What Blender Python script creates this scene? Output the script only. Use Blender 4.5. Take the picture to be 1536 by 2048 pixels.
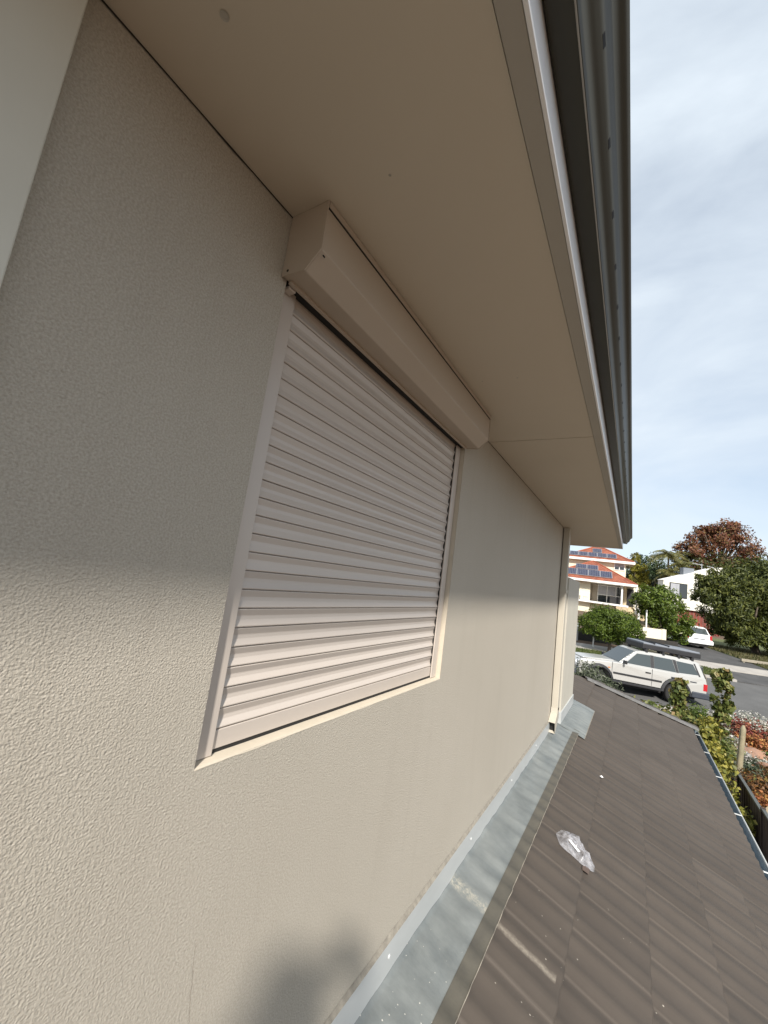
import bpy, bmesh, math, random
import numpy as np
from mathutils import Vector, Matrix, noise

for o in list(bpy.data.objects):
    bpy.data.objects.remove(o)
scene = bpy.context.scene
COL = scene.collection
rad = math.radians

# ------------------------------------------------------------------ camera
CAM = Vector((0.745, 0.0, 4.0))
YAW, PITCH, ROLL = rad(32.393), rad(8.407), rad(7.842)
fw = Vector((-math.sin(YAW) * math.cos(PITCH), math.cos(YAW) * math.cos(PITCH), math.sin(PITCH)))
r0 = Vector((math.cos(YAW), math.sin(YAW), 0))
u0 = r0.cross(fw)
rt = math.cos(ROLL) * r0 + math.sin(ROLL) * u0
up = -math.sin(ROLL) * r0 + math.cos(ROLL) * u0
cam_data = bpy.data.cameras.new('camera')
cam_data.sensor_fit = 'HORIZONTAL'
cam_data.sensor_width = 36.0
cam_data.lens = 36.0 * 808.7 / 1536.0
cam_data.clip_start = 0.01
cam_data.clip_end = 2000
cam = bpy.data.objects.new('camera', cam_data)
COL.objects.link(cam)
m3 = Matrix((rt, up, -fw)).transposed()
cam.matrix_world = Matrix.Translation(CAM) @ m3.to_4x4()
scene.camera = cam
scene.render.resolution_x = 768
scene.render.resolution_y = 1024

# ------------------------------------------------------------------ sky, sun, exposure
SUN_TO = Vector((1.0, -1.78, 1.60)).normalized()
sun_el = math.asin(SUN_TO.z)
sun_az = math.atan2(SUN_TO.x, SUN_TO.y)
world = bpy.data.worlds.new('World')
scene.world = world
world.use_nodes = True
wn, wl = world.node_tree.nodes, world.node_tree.links
wn.clear()
w_out = wn.new('ShaderNodeOutputWorld')
w_bg = wn.new('ShaderNodeBackground')
w_bg.inputs['Strength'].default_value = 0.090
sky = wn.new('ShaderNodeTexSky')
sky.sky_type = 'NISHITA'
sky.sun_disc = False
sky.sun_elevation = sun_el
sky.sun_rotation = sun_az
sky.air_density = 1.0
sky.dust_density = 0.6
sky.ozone_density = 1.0
w_tc = wn.new('ShaderNodeTexCoord')
w_map = wn.new('ShaderNodeMapping')
w_map.inputs['Scale'].default_value = (1.0, 1.0, 2.6)
w_map.inputs['Location'].default_value = (0.35, 0.2, 0.0)
w_n = wn.new('ShaderNodeTexNoise')
w_n.inputs['Scale'].default_value = 1.9
w_n.inputs['Detail'].default_value = 7
w_n.inputs['Roughness'].default_value = 0.55
w_n.inputs['Distortion'].default_value = 0.5
w_r = wn.new('ShaderNodeValToRGB')
w_r.color_ramp.elements[0].position = 0.30
w_r.color_ramp.elements[0].color = (0.52, 0.52, 0.52, 1)
w_r.color_ramp.elements[1].position = 0.70
w_r.color_ramp.elements[1].color = (0.95, 0.95, 0.95, 1)
w_mix = wn.new('ShaderNodeMixRGB')
w_mix.inputs['Color2'].default_value = (5.6, 6.2, 6.75, 1)
wl.new(w_tc.outputs['Generated'], w_map.inputs['Vector'])
wl.new(w_map.outputs['Vector'], w_n.inputs['Vector'])
wl.new(w_n.outputs['Fac'], w_r.inputs['Fac'])
wl.new(w_r.outputs['Color'], w_mix.inputs['Fac'])
wl.new(sky.outputs['Color'], w_mix.inputs['Color1'])
wl.new(w_mix.outputs['Color'], w_bg.inputs['Color'])
wl.new(w_bg.outputs['Background'], w_out.inputs['Surface'])

sun_d = bpy.data.lights.new('sun', 'SUN')
sun_d.energy = 3.8
sun_d.angle = rad(3.5)
sun_d.color = (1.0, 0.955, 0.89)
sun = bpy.data.objects.new('sun', sun_d)
COL.objects.link(sun)
sun.rotation_euler = SUN_TO.to_track_quat('Z', 'Y').to_euler()
sun.location = (6, -10, 14)

vs = scene.view_settings
vs.view_transform = 'Standard'
vs.look = 'None'
vs.exposure = 0.78
vs.gamma = 1.0
vs.use_curve_mapping = False
scene.render.engine = 'CYCLES'
scene.cycles.max_bounces = 10
scene.cycles.diffuse_bounces = 5
scene.cycles.transparent_max_bounces = 12


# ------------------------------------------------------------------ materials
def new_mat(name):
    m = bpy.data.materials.new(name)
    m.use_nodes = True
    nt = m.node_tree
    return m, nt, nt.nodes['Principled BSDF']


def ramp(nt, stops):
    r = nt.nodes.new('ShaderNodeValToRGB')
    el = r.color_ramp.elements
    el[0].position, el[0].color = stops[0][0], (*stops[0][1], 1)
    el[1].position, el[1].color = stops[-1][0], (*stops[-1][1], 1)
    for p, c in stops[1:-1]:
        e = el.new(p)
        e.color = (*c, 1)
    return r


def noise_node(nt, scale, detail=4, rough=0.55, coord='pos', stretch=None):
    n = nt.nodes.new('ShaderNodeTexNoise')
    n.inputs['Scale'].default_value = scale
    n.inputs['Detail'].default_value = detail
    n.inputs['Roughness'].default_value = rough
    if coord == 'pos':
        g = nt.nodes.new('ShaderNodeNewGeometry')
        src = g.outputs['Position']
    else:
        g = nt.nodes.new('ShaderNodeTexCoord')
        src = g.outputs['Object']
    if stretch:
        mp = nt.nodes.new('ShaderNodeMapping')
        mp.inputs['Scale'].default_value = stretch
        nt.links.new(src, mp.inputs['Vector'])
        src = mp.outputs['Vector']
    nt.links.new(src, n.inputs['Vector'])
    return n


def pmat(name, c1, c2=None, scale=4.0, rough=0.6, bump=0.0, bscale=60.0, metal=0.0, spec=0.5,
         stretch=None, coord='pos', bdist=0.002, rvar=0.0, island=False, objrand=0.0):
    """two-tone noise colour, optional fine bump, optional variation from object to object"""
    m, nt, b = new_mat(name)
    b.inputs['Roughness'].default_value = rough
    b.inputs['Metallic'].default_value = metal
    b.inputs['Specular IOR Level'].default_value = spec
    c2 = c2 or tuple(x * 0.85 for x in c1)
    n = noise_node(nt, scale, 5, 0.6, coord, stretch)
    r = ramp(nt, [(0.32, c2), (0.68, c1)])
    nt.links.new(n.outputs['Fac'], r.inputs['Fac'])
    col = r.outputs['Color']
    if objrand > 0:
        oi = nt.nodes.new('ShaderNodeObjectInfo')
        mr = nt.nodes.new('ShaderNodeMapRange')
        mr.inputs['To Min'].default_value = 1 - objrand
        mr.inputs['To Max'].default_value = 1 + objrand
        nt.links.new(oi.outputs['Random'], mr.inputs['Value'])
        hs = nt.nodes.new('ShaderNodeHueSaturation')
        nt.links.new(mr.outputs['Result'], hs.inputs['Value'])
        nt.links.new(col, hs.inputs['Color'])
        col = hs.outputs['Color']
    nt.links.new(col, b.inputs['Base Color'])
    if rvar > 0:
        n3 = noise_node(nt, scale * 3, 4, 0.6, coord)
        mr = nt.nodes.new('ShaderNodeMapRange')
        mr.inputs['To Min'].default_value = rough - rvar
        mr.inputs['To Max'].default_value = rough + rvar
        nt.links.new(n3.outputs['Fac'], mr.inputs['Value'])
        nt.links.new(mr.outputs['Result'], b.inputs['Roughness'])
    if bump > 0:
        n2 = noise_node(nt, bscale, 3, 0.6, coord)
        bp = nt.nodes.new('ShaderNodeBump')
        bp.inputs['Strength'].default_value = bump
        bp.inputs['Distance'].default_value = bdist
        nt.links.new(n2.outputs['Fac'], bp.inputs['Height'])
        nt.links.new(bp.outputs['Normal'], b.inputs['Normal'])
    return m


def leafmat(name, stops, rough=0.5, trans=0.25):
    m, nt, b = new_mat(name)
    g = nt.nodes.new('ShaderNodeNewGeometry')
    r = ramp(nt, stops)
    nt.links.new(g.outputs['Random Per Island'], r.inputs['Fac'])
    nt.links.new(r.outputs['Color'], b.inputs['Base Color'])
    b.inputs['Roughness'].default_value = rough
    b.inputs['Specular IOR Level'].default_value = 0.35
    t = nt.nodes.new('ShaderNodeBsdfTranslucent')
    nt.links.new(r.outputs['Color'], t.inputs['Color'])
    mx = nt.nodes.new('ShaderNodeMixShader')
    mx.inputs['Fac'].default_value = trans
    out = nt.nodes['Material Output']
    nt.links.new(b.outputs['BSDF'], mx.inputs[1])
    nt.links.new(t.outputs['BSDF'], mx.inputs[2])
    nt.links.new(mx.outputs['Shader'], out.inputs['Surface'])
    return m


def mnode(nt, op, a, b=None):
    n = nt.nodes.new('ShaderNodeMath')
    n.operation = op
    for i, v in enumerate((a, b)):
        if v is None:
            continue
        if isinstance(v, (int, float)):
            n.inputs[i].default_value = v
        else:
            nt.links.new(v, n.inputs[i])
    return n.outputs[0]


def mixc(nt, fac, c1, c2):
    n = nt.nodes.new('ShaderNodeMixRGB')
    nt.links.new(fac, n.inputs['Fac'])
    for k, v in (('Color1', c1), ('Color2', c2)):
        if isinstance(v, tuple):
            n.inputs[k].default_value = (*v, 1)
        else:
            nt.links.new(v, n.inputs[k])
    return n.outputs['Color']


def render_wall_mat():
    m, nt, b = new_mat('acrylic_render')
    b.inputs['Roughness'].default_value = 0.82
    b.inputs['Specular IOR Level'].default_value = 0.3
    g = nt.nodes.new('ShaderNodeNewGeometry')
    sep = nt.nodes.new('ShaderNodeSeparateXYZ')
    nt.links.new(g.outputs['Position'], sep.inputs[0])
    big = noise_node(nt, 0.9, 5, 0.6)
    fine = noise_node(nt, 240, 2, 0.6)
    r = ramp(nt, [(0.3, (0.465, 0.420, 0.348)), (0.7, (0.497, 0.452, 0.378))])
    nt.links.new(big.outputs['Fac'], r.inputs['Fac'])
    r2 = ramp(nt, [(0.35, (0.80, 0.79, 0.78)), (0.65, (1, 1, 1))])  # fine speckle puts the shade of the stipple grain into the colour
    nt.links.new(fine.outputs['Fac'], r2.inputs['Fac'])
    mul = nt.nodes.new('ShaderNodeMixRGB')
    mul.blend_type = 'MULTIPLY'
    mul.inputs['Fac'].default_value = 1
    nt.links.new(r.outputs['Color'], mul.inputs['Color1'])
    nt.links.new(r2.outputs['Color'], mul.inputs['Color2'])
    # hairline settlement crack below the window
    wob = noise_node(nt, 9, 4, 0.7)
    yy = mnode(nt, 'ADD', sep.outputs['Y'], mnode(nt, 'MULTIPLY', wob.outputs['Fac'], 0.035))
    yy = mnode(nt, 'ADD', yy, mnode(nt, 'MULTIPLY', sep.outputs['Z'], 0.10))
    dist = mnode(nt, 'ABSOLUTE', mnode(nt, 'SUBTRACT', yy, 1.016))
    crack = mnode(nt, 'LESS_THAN', dist, 0.0011)
    crack = mnode(nt, 'MULTIPLY', crack, mnode(nt, 'LESS_THAN', sep.outputs['Z'], 3.19))
    crack = mnode(nt, 'MULTIPLY', crack, 0.45)
    c = mixc(nt, crack, mul.outputs['Color'], (0.16, 0.13, 0.10))
    # faint rain streaks
    st = noise_node(nt, 3.0, 4, 0.6, 'pos', (1, 5.0, 0.25))
    sm = nt.nodes.new('ShaderNodeMapRange')
    sm.inputs['From Min'].default_value = 0.52
    sm.inputs['From Max'].default_value = 0.8
    sm.inputs['To Max'].default_value = 0.16
    nt.links.new(st.outputs['Fac'], sm.inputs['Value'])
    c = mixc(nt, sm.outputs['Result'], c, (0.30, 0.26, 0.21))
    nt.links.new(c, b.inputs['Base Color'])
    grain = noise_node(nt, 270, 3, 0.65)
    vor = nt.nodes.new('ShaderNodeTexVoronoi')
    vor.inputs['Scale'].default_value = 240
    nt.links.new(g.outputs['Position'], vor.inputs['Vector'])
    trowel = noise_node(nt, 7, 3, 0.5)
    h = mnode(nt, 'ADD', grain.outputs['Fac'], mnode(nt, 'MULTIPLY', vor.outputs['Distance'], 0.5))
    h = mnode(nt, 'ADD', h, mnode(nt, 'MULTIPLY', trowel.outputs['Fac'], 0.15))
    bp = nt.nodes.new('ShaderNodeBump')
    bp.inputs['Strength'].default_value = 0.75
    bp.inputs['Distance'].default_value = 0.0030
    nt.links.new(h, bp.inputs['Height'])
    nt.links.new(bp.outputs['Normal'], b.inputs['Normal'])
    return m


def roof_tile_mat(name, base, dark, specks=True):
    m, nt, b = new_mat(name)
    b.inputs['Roughness'].default_value = 0.72
    b.inputs['Specular IOR Level'].default_value = 0.35
    g = nt.nodes.new('ShaderNodeNewGeometry')
    sep = nt.nodes.new('ShaderNodeSeparateXYZ')
    nt.links.new(g.outputs['Position'], sep.inputs[0])
    n = noise_node(nt, 3.5, 6, 0.62)
    r = ramp(nt, [(0.3, dark), (0.7, base)])
    nt.links.new(n.outputs['Fac'], r.inputs['Fac'])
    oi = nt.nodes.new('ShaderNodeObjectInfo')
    mr = nt.nodes.new('ShaderNodeMapRange')
    mr.inputs['To Min'].default_value = 0.88
    mr.inputs['To Max'].default_value = 1.10
    nt.links.new(oi.outputs['Random'], mr.inputs['Value'])
    hs = nt.nodes.new('ShaderNodeHueSaturation')
    nt.links.new(mr.outputs['Result'], hs.inputs['Value'])
    nt.links.new(r.outputs['Color'], hs.inputs['Color'])
    c = hs.outputs['Color']
    if specks:
        # dust and mortar flecks, thick near the wall end where people have worked
        v = nt.nodes.new('ShaderNodeTexVoronoi')
        v.inputs['Scale'].default_value = 34
        v.inputs['Randomness'].default_value = 1
        nt.links.new(g.outputs['Position'], v.inputs['Vector'])
        cl = noise_node(nt, 6.5, 4, 0.7, 'pos', (1.0, 2.0, 1.0))
        cm = nt.nodes.new('ShaderNodeMapRange')
        cm.inputs['From Min'].default_value = 0.53
        cm.inputs['From Max'].default_value = 0.72
        cm.inputs['To Max'].default_value = 0.30
        nt.links.new(cl.outputs['Fac'], cm.inputs['Value'])
        near = nt.nodes.new('ShaderNodeMapRange')
        near.inputs['From Min'].default_value = 3.6
        near.inputs['From Max'].default_value = 1.9
        nt.links.new(sep.outputs['Y'], near.inputs['Value'])
        th = mnode(nt, 'MULTIPLY', cm.outputs['Result'], near.outputs['Result'])
        sp = mnode(nt, 'LESS_THAN', v.outputs['Distance'], th)
        sp = mnode(nt, 'MULTIPLY', sp, 0.8)
        c = mixc(nt, sp, c, (0.46, 0.42, 0.35))
        # one long scuff of pale mortar dust running down from the flashing
        wob = noise_node(nt, 14, 3, 0.7)
        yy = mnode(nt, 'ADD', sep.outputs['Y'], mnode(nt, 'MULTIPLY', wob.outputs['Fac'], 0.03))
        d = mnode(nt, 'ABSOLUTE', mnode(nt, 'SUBTRACT', yy, 2.292))
        w = nt.nodes.new('ShaderNodeMapRange')
        w.inputs['From Min'].default_value = 0.022
        w.inputs['From Max'].default_value = 0.003
        w.inputs['To Max'].default_value = 0.5
        nt.links.new(d, w.inputs['Value'])
        lim = mnode(nt, 'LESS_THAN', sep.outputs['X'], 0.52)
        fin = noise_node(nt, 90, 2, 0.7)
        fa = mnode(nt, 'MULTIPLY', mnode(nt, 'MULTIPLY', w.outputs['Result'], lim), fin.outputs['Fac'])
        c = mixc(nt, fa, c, (0.52, 0.46, 0.37))
    nt.links.new(c, b.inputs['Base Color'])
    n2 = noise_node(nt, 170, 3, 0.6)
    bp = nt.nodes.new('ShaderNodeBump')
    bp.inputs['Strength'].default_value = 0.25
    bp.inputs['Distance'].default_value = 0.0015
    nt.links.new(n2.outputs['Fac'], bp.inputs['Height'])
    nt.links.new(bp.outputs['Normal'], b.inputs['Normal'])
    return m


def lead_mat():
    m, nt, b = new_mat('painted_lead')
    b.inputs['Metallic'].default_value = 0.1
    g = nt.nodes.new('ShaderNodeNewGeometry')
    sep = nt.nodes.new('ShaderNodeSeparateXYZ')
    nt.links.new(g.outputs['Position'], sep.inputs[0])
    n = noise_node(nt, 5, 6, 0.65)
    r = ramp(nt, [(0.28, (0.120, 0.132, 0.130)), (0.5, (0.170, 0.182, 0.176)), (0.75, (0.225, 0.236, 0.226))])
    nt.links.new(n.outputs['Fac'], r.inputs['Fac'])
    c = r.outputs['Color']
    # cream mortar smear
    wob = noise_node(nt, 11, 4, 0.7)
    yy = mnode(nt, 'ADD', sep.outputs['Y'], mnode(nt, 'MULTIPLY', wob.outputs['Fac'], 0.06))
    d = mnode(nt, 'ABSOLUTE', mnode(nt, 'SUBTRACT', yy, 2.31))
    w = nt.nodes.new('ShaderNodeMapRange')
    w.inputs['From Min'].default_value = 0.045
    w.inputs['From Max'].default_value = 0.008
    w.inputs['To Max'].default_value = 1.0
    nt.links.new(d, w.inputs['Value'])
    fin = noise_node(nt, 45, 4, 0.75)
    fr = nt.nodes.new('ShaderNodeMapRange')
    fr.inputs['From Min'].default_value = 0.42
    fr.inputs['From Max'].default_value = 0.68
    nt.links.new(fin.outputs['Fac'], fr.inputs['Value'])
    fa = mnode(nt, 'MULTIPLY', mnode(nt, 'MULTIPLY', w.outputs['Result'], fr.outputs['Result']), 0.6)
    c = mixc(nt, fa, c, (0.52, 0.47, 0.36))
    # droppings near the bottom of the picture
    v = nt.nodes.new('ShaderNodeTexVoronoi')
    v.inputs['Scale'].default_value = 40
    nt.links.new(g.outputs['Position'], v.inputs['Vector'])
    near = nt.nodes.new('ShaderNodeMapRange')
    near.inputs['From Min'].default_value = 2.3
    near.inputs['From Max'].default_value = 1.5
    near.inputs['To Max'].default_value = 0.105
    nt.links.new(sep.outputs['Y'], near.inputs['Value'])
    sp = mnode(nt, 'MULTIPLY', mnode(nt, 'LESS_THAN', v.outputs['Distance'], near.outputs['Result']), 0.8)
    c = mixc(nt, sp, c, (0.6, 0.57, 0.5))
    nt.links.new(c, b.inputs['Base Color'])
    rr = nt.nodes.new('ShaderNodeMapRange')
    rr.inputs['To Min'].default_value = 0.36
    rr.inputs['To Max'].default_value = 0.62
    nt.links.new(n.outputs['Fac'], rr.inputs['Value'])
    nt.links.new(rr.outputs['Result'], b.inputs['Roughness'])
    n2 = noise_node(nt, 16, 3, 0.55, 'pos', (0.4, 1, 0.4))
    bp = nt.nodes.new('ShaderNodeBump')
    bp.inputs['Strength'].default_value = 0.35
    bp.inputs['Distance'].default_value = 0.012
    nt.links.new(n2.outputs['Fac'], bp.inputs['Height'])
    nt.links.new(bp.outputs['Normal'], b.inputs['Normal'])
    return m


def solar_mat():
    m, nt, b = new_mat('solar_cells')
    tc = nt.nodes.new('ShaderNodeTexCoord')
    br = nt.nodes.new('ShaderNodeTexBrick')
    br.offset = 0
    br.inputs['Color1'].default_value = (0.010, 0.012, 0.035, 1)
    br.inputs['Color2'].default_value = (0.016, 0.018, 0.045, 1)
    br.inputs['Mortar'].default_value = (0.20, 0.21, 0.25, 1)
    br.inputs['Scale'].default_value = 1
    br.inputs['Brick Width'].default_value = 0.24
    br.inputs['Row Height'].default_value = 0.27
    br.inputs['Mortar Size'].default_value = 0.016
    nt.links.new(tc.outputs['Object'], br.inputs['Vector'])
    nt.links.new(br.outputs['Color'], b.inputs['Base Color'])
    b.inputs['Roughness'].default_value = 0.3
    b.inputs['Specular IOR Level'].default_value = 0.15
    return m


def far_tile_mat(name, c1, c2, c3):
    m, nt, b = new_mat(name)
    tc = nt.nodes.new('ShaderNodeTexCoord')
    br = nt.nodes.new('ShaderNodeTexBrick')
    br.inputs['Color1'].default_value = (*c1, 1)
    br.inputs['Color2'].default_value = (*c2, 1)
    br.inputs['Mortar'].default_value = (*c3, 1)
    br.inputs['Scale'].default_value = 1
    br.inputs['Brick Width'].default_value = 0.33
    br.inputs['Row Height'].default_value = 0.24
    br.inputs['Mortar Size'].default_value = 0.03
    br.inputs['Mortar Smooth'].default_value = 0.3
    mp = nt.nodes.new('ShaderNodeMapping')
    mp.inputs['Rotation'].default_value = (rad(90), 0, 0)
    nt.links.new(tc.outputs['Object'], br.inputs['Vector'])
    n = noise_node(nt, 1.2, 6, 0.7, 'obj')
    r = ramp(nt, [(0.35, (0.55, 0.5, 0.5)), (0.6, (1, 1, 1))])
    nt.links.new(n.outputs['Fac'], r.inputs['Fac'])
    mul = nt.nodes.new('ShaderNodeMixRGB')
    mul.blend_type = 'MULTIPLY'
    mul.inputs['Fac'].default_value = 1
    nt.links.new(br.outputs['Color'], mul.inputs['Color1'])
    nt.links.new(r.outputs['Color'], mul.inputs['Color2'])
    nt.links.new(mul.outputs['Color'], b.inputs['Base Color'])
    b.inputs['Roughness'].default_value = 0.7
    bp = nt.nodes.new('ShaderNodeBump')
    bp.inputs['Distance'].default_value = 0.03
    bp.inputs['Strength'].default_value = 0.8
    inv = mnode(nt, 'SUBTRACT', 1.0, br.outputs['Fac'])
    nt.links.new(inv, bp.inputs['Height'])
    nt.links.new(bp.outputs['Normal'], b.inputs['Normal'])
    return m


def glass_mat(name, tint=(0.03, 0.035, 0.04), rough=0.04):
    m, nt, b = new_mat(name)
    b.inputs['Base Color'].default_value = (*tint, 1)
    b.inputs['Roughness'].default_value = rough
    b.inputs['Specular IOR Level'].default_value = 0.8
    return m


def plastic_film_mat():
    m, nt, b = new_mat('clear_plastic_film')
    b.inputs['Base Color'].default_value = (0.72, 0.72, 0.76, 1)
    b.inputs['Roughness'].default_value = 0.22
    b.inputs['Specular IOR Level'].default_value = 0.8
    t = nt.nodes.new('ShaderNodeBsdfTransparent')
    t.inputs['Color'].default_value = (0.93, 0.93, 0.95, 1)
    mx = nt.nodes.new('ShaderNodeMixShader')
    n = noise_node(nt, 24, 4, 0.7)
    mr = nt.nodes.new('ShaderNodeMapRange')
    mr.inputs['From Min'].default_value = 0.3
    mr.inputs['From Max'].default_value = 0.7
    mr.inputs['To Min'].default_value = 0.07
    mr.inputs['To Max'].default_value = 0.42
    nt.links.new(n.outputs['Fac'], mr.inputs['Value'])
    nt.links.new(mr.outputs['Result'], mx.inputs['Fac'])
    nt.links.new(t.outputs['BSDF'], mx.inputs[1])
    nt.links.new(b.outputs['BSDF'], mx.inputs[2])
    nt.links.new(mx.outputs['Shader'], nt.nodes['Material Output'].inputs['Surface'])
    return m


M = {}
M['render'] = render_wall_mat()
M['smooth_render'] = pmat('smooth_render', (0.62, 0.60, 0.52), (0.57, 0.55, 0.47), 2.0, 0.75, 0.15, 90)
M['pier'] = pmat('painted_pier', (0.50, 0.465, 0.39), (0.46, 0.43, 0.36), 2.5, 0.75, 0.2, 120)
M['reveal'] = pmat('reveal_render', (0.56, 0.49, 0.39), (0.51, 0.45, 0.355), 9, 0.8, 0.5, 160)
M['soffit'] = pmat('soffit_paint', (0.58, 0.515, 0.415), (0.56, 0.495, 0.397), 1.6, 0.65, 0.10, 40)
M['soffit_trim'] = pmat('soffit_trim_paint', (0.42, 0.39, 0.33), (0.39, 0.36, 0.31), 2.0, 0.6, 0.1, 60)
M['dark_gap'] = pmat('dark_joint', (0.03, 0.025, 0.02), (0.02, 0.017, 0.014), 5, 0.9)
M['fascia'] = pmat('fascia_metal', (0.86, 0.86, 0.86), (0.80, 0.80, 0.80), 3, 0.3, 0.1, 30, 0.0, stretch=(1, 0.1, 1))
M['gutter'] = pmat('gutter_metal', (0.058, 0.057, 0.045), (0.048, 0.047, 0.037), 3, 0.44, 0.0, 30, 0.0, 0.4, stretch=(1, 0.15, 1))
M['gutter_lip'] = pmat('gutter_lip', (0.32, 0.29, 0.24), (0.26, 0.24, 0.2), 6, 0.4)
M['shutter'] = pmat('shutter_beige', (0.53, 0.466, 0.406), (0.505, 0.443, 0.385), 2.0, 0.34, 0.04, 220, 0.0, objrand=0.03)
M['shutter_box'] = pmat('shutter_box_beige', (0.46, 0.385, 0.305), (0.44, 0.368, 0.292), 2.0, 0.40, 0.05, 220)
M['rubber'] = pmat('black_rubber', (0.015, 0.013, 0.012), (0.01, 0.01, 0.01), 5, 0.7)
M['white_metal'] = pmat('white_flashing_metal', (0.47, 0.48, 0.47), (0.41, 0.42, 0.41), 6, 0.42, 0.1, 40, 0.0, stretch=(1, 0.3, 1))
M['cream_metal'] = pmat('cream_metal', (0.47, 0.43, 0.355), (0.44, 0.40, 0.33), 3, 0.45)
M['lead'] = lead_mat()
M['lead_edge'] = pmat('flashing_edge_paint', (0.088, 0.08, 0.062), (0.068, 0.062, 0.05), 14, 0.7, 0.3, 60)
M['mortar_line'] = pmat('silicone_line', (0.30, 0.27, 0.22), (0.17, 0.152, 0.124), 30, 0.8)
M['tile'] = roof_tile_mat('brown_concrete_tile', (0.076, 0.062, 0.050), (0.063, 0.051, 0.041))
M['hip_cap'] = roof_tile_mat('hip_cap_tile', (0.075, 0.063, 0.053), (0.06, 0.051, 0.043), False)
M['mortar'] = pmat('grey_mortar', (0.155, 0.15, 0.145), (0.10, 0.097, 0.093), 20, 0.9, 0.6, 60, bdist=0.006)
M['deck'] = pmat('roof_underlay', (0.035, 0.03, 0.025), (0.02, 0.02, 0.018), 5, 0.9)
M['zinc'] = pmat('zinc_gutter', (0.30, 0.36, 0.40), (0.22, 0.27, 0.30), 8, 0.4, 0.1, 40, 0.5)
M['zinc_lip'] = pmat('zinc_lip', (0.70, 0.70, 0.66), (0.6, 0.6, 0.57), 8, 0.4)
M['asphalt'] = pmat('asphalt', (0.115, 0.112, 0.108), (0.085, 0.083, 0.08), 0.8, 0.9, 0.4, 90, bdist=0.006)
M['asphalt_dark'] = pmat('asphalt_drive', (0.085, 0.082, 0.08), (0.05, 0.049, 0.048), 1.1, 0.9, 0.4, 90, bdist=0.006)
M['concrete'] = pmat('concrete_path', (0.40, 0.37, 0.33), (0.31, 0.285, 0.255), 1.5, 0.9, 0.3, 60)
M['soil'] = pmat('soil_and_mulch', (0.15, 0.095, 0.055), (0.075, 0.05, 0.032), 3.0, 0.95, 0.6, 25, bdist=0.03)
M['lawn'] = pmat('lawn_base', (0.075, 0.105, 0.028), (0.11, 0.105, 0.04), 1.2, 0.95, 0.6, 40, bdist=0.03)
M['bark'] = pmat('bark', (0.16, 0.125, 0.095), (0.08, 0.06, 0.045), 9, 0.95, 0.7, 30, bdist=0.02)
M['limestone'] = pmat('limestone', (0.55, 0.44, 0.28), (0.42, 0.33, 0.21), 4, 0.9, 0.5, 20, bdist=0.01, objrand=0.12)
M['house_cream'] = pmat('cream_wall', (0.72, 0.66, 0.50), (0.68, 0.62, 0.47), 1.0, 0.85)
M['house_white'] = pmat('white_trim', (0.80, 0.78, 0.74), (0.74, 0.72, 0.68), 2.0, 0.6)
M['modern_white'] = pmat('modern_white_wall', (0.74, 0.71, 0.62), (0.69, 0.66, 0.57), 0.7, 0.85)
M['orange_tile'] = far_tile_mat('terracotta_tiles', (0.43, 0.135, 0.065), (0.33, 0.095, 0.05), (0.15, 0.05, 0.032))
M['orange_cap'] = pmat('terracotta_caps', (0.40, 0.11, 0.055), (0.26, 0.08, 0.045), 4, 0.8)
M['grey_roof'] = pmat('grey_roof', (0.17, 0.18, 0.19), (0.13, 0.14, 0.15), 2, 0.7)
M['brick_red'] = far_tile_mat('red_brick', (0.26, 0.055, 0.035), (0.19, 0.04, 0.028), (0.22, 0.15, 0.12))
M['solar'] = solar_mat()
M['alu'] = pmat('aluminium_frame', (0.62, 0.63, 0.65), (0.55, 0.56, 0.58), 5, 0.35, 0.0, 30, 0.6)
M['glass'] = glass_mat('window_glass')
M['curtain'] = pmat('pale_curtain', (0.42, 0.42, 0.44), (0.25, 0.25, 0.27), 6, 0.9, stretch=(8, 8, 0.4))
M['shade_wall'] = pmat('shaded_cream_wall', (0.34, 0.29, 0.23), (0.29, 0.25, 0.2), 2, 0.85)  # cream wall darkened in its colour to stand for the porch shade
M['car_paint'] = pmat('silver_champagne_paint', (0.50, 0.49, 0.465), (0.485, 0.475, 0.45), 1.0, 0.22, 0.0, 30, 0.3, 0.6)
M['car_white'] = pmat('white_car_paint', (0.80, 0.80, 0.79), (0.78, 0.78, 0.77), 1.0, 0.25, spec=0.6)
M['car_glass'] = glass_mat('car_glass', (0.05, 0.06, 0.06), 0.05)
M['car_black'] = pmat('black_trim_plastic', (0.022, 0.022, 0.024), (0.016, 0.016, 0.018), 6, 0.55)
M['car_bumper'] = pmat('dark_grey_bumper', (0.045, 0.05, 0.065), (0.035, 0.04, 0.05), 4, 0.5)
M['rack_top'] = pmat('grey_case_top', (0.20, 0.215, 0.24), (0.16, 0.175, 0.20), 3, 0.5)
M['tyre'] = pmat('tyre_rubber', (0.022, 0.021, 0.02), (0.016, 0.015, 0.015), 10, 0.85)
M['rim'] = pmat('steel_rim', (0.40, 0.40, 0.40), (0.33, 0.33, 0.33), 6, 0.35, 0.0, 30, 0.6)
M['red_lamp'] = pmat('red_lamp', (0.45, 0.02, 0.025), (0.36, 0.015, 0.02), 5, 0.2)
M['amber'] = pmat('amber_lamp', (0.6, 0.2, 0.03), (0.5, 0.16, 0.03), 5, 0.25)
M['cover_canvas'] = pmat('brown_wheel_cover', (0.16, 0.125, 0.095), (0.12, 0.095, 0.07), 5, 0.8)
M['plate'] = pmat('number_plate', (0.62, 0.62, 0.6), (0.55, 0.55, 0.53), 5, 0.5)
M['fence'] = pmat('brown_steel_fence', (0.055, 0.040, 0.033), (0.042, 0.031, 0.026), 3, 0.5, stretch=(1, 1, 0.2))
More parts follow.
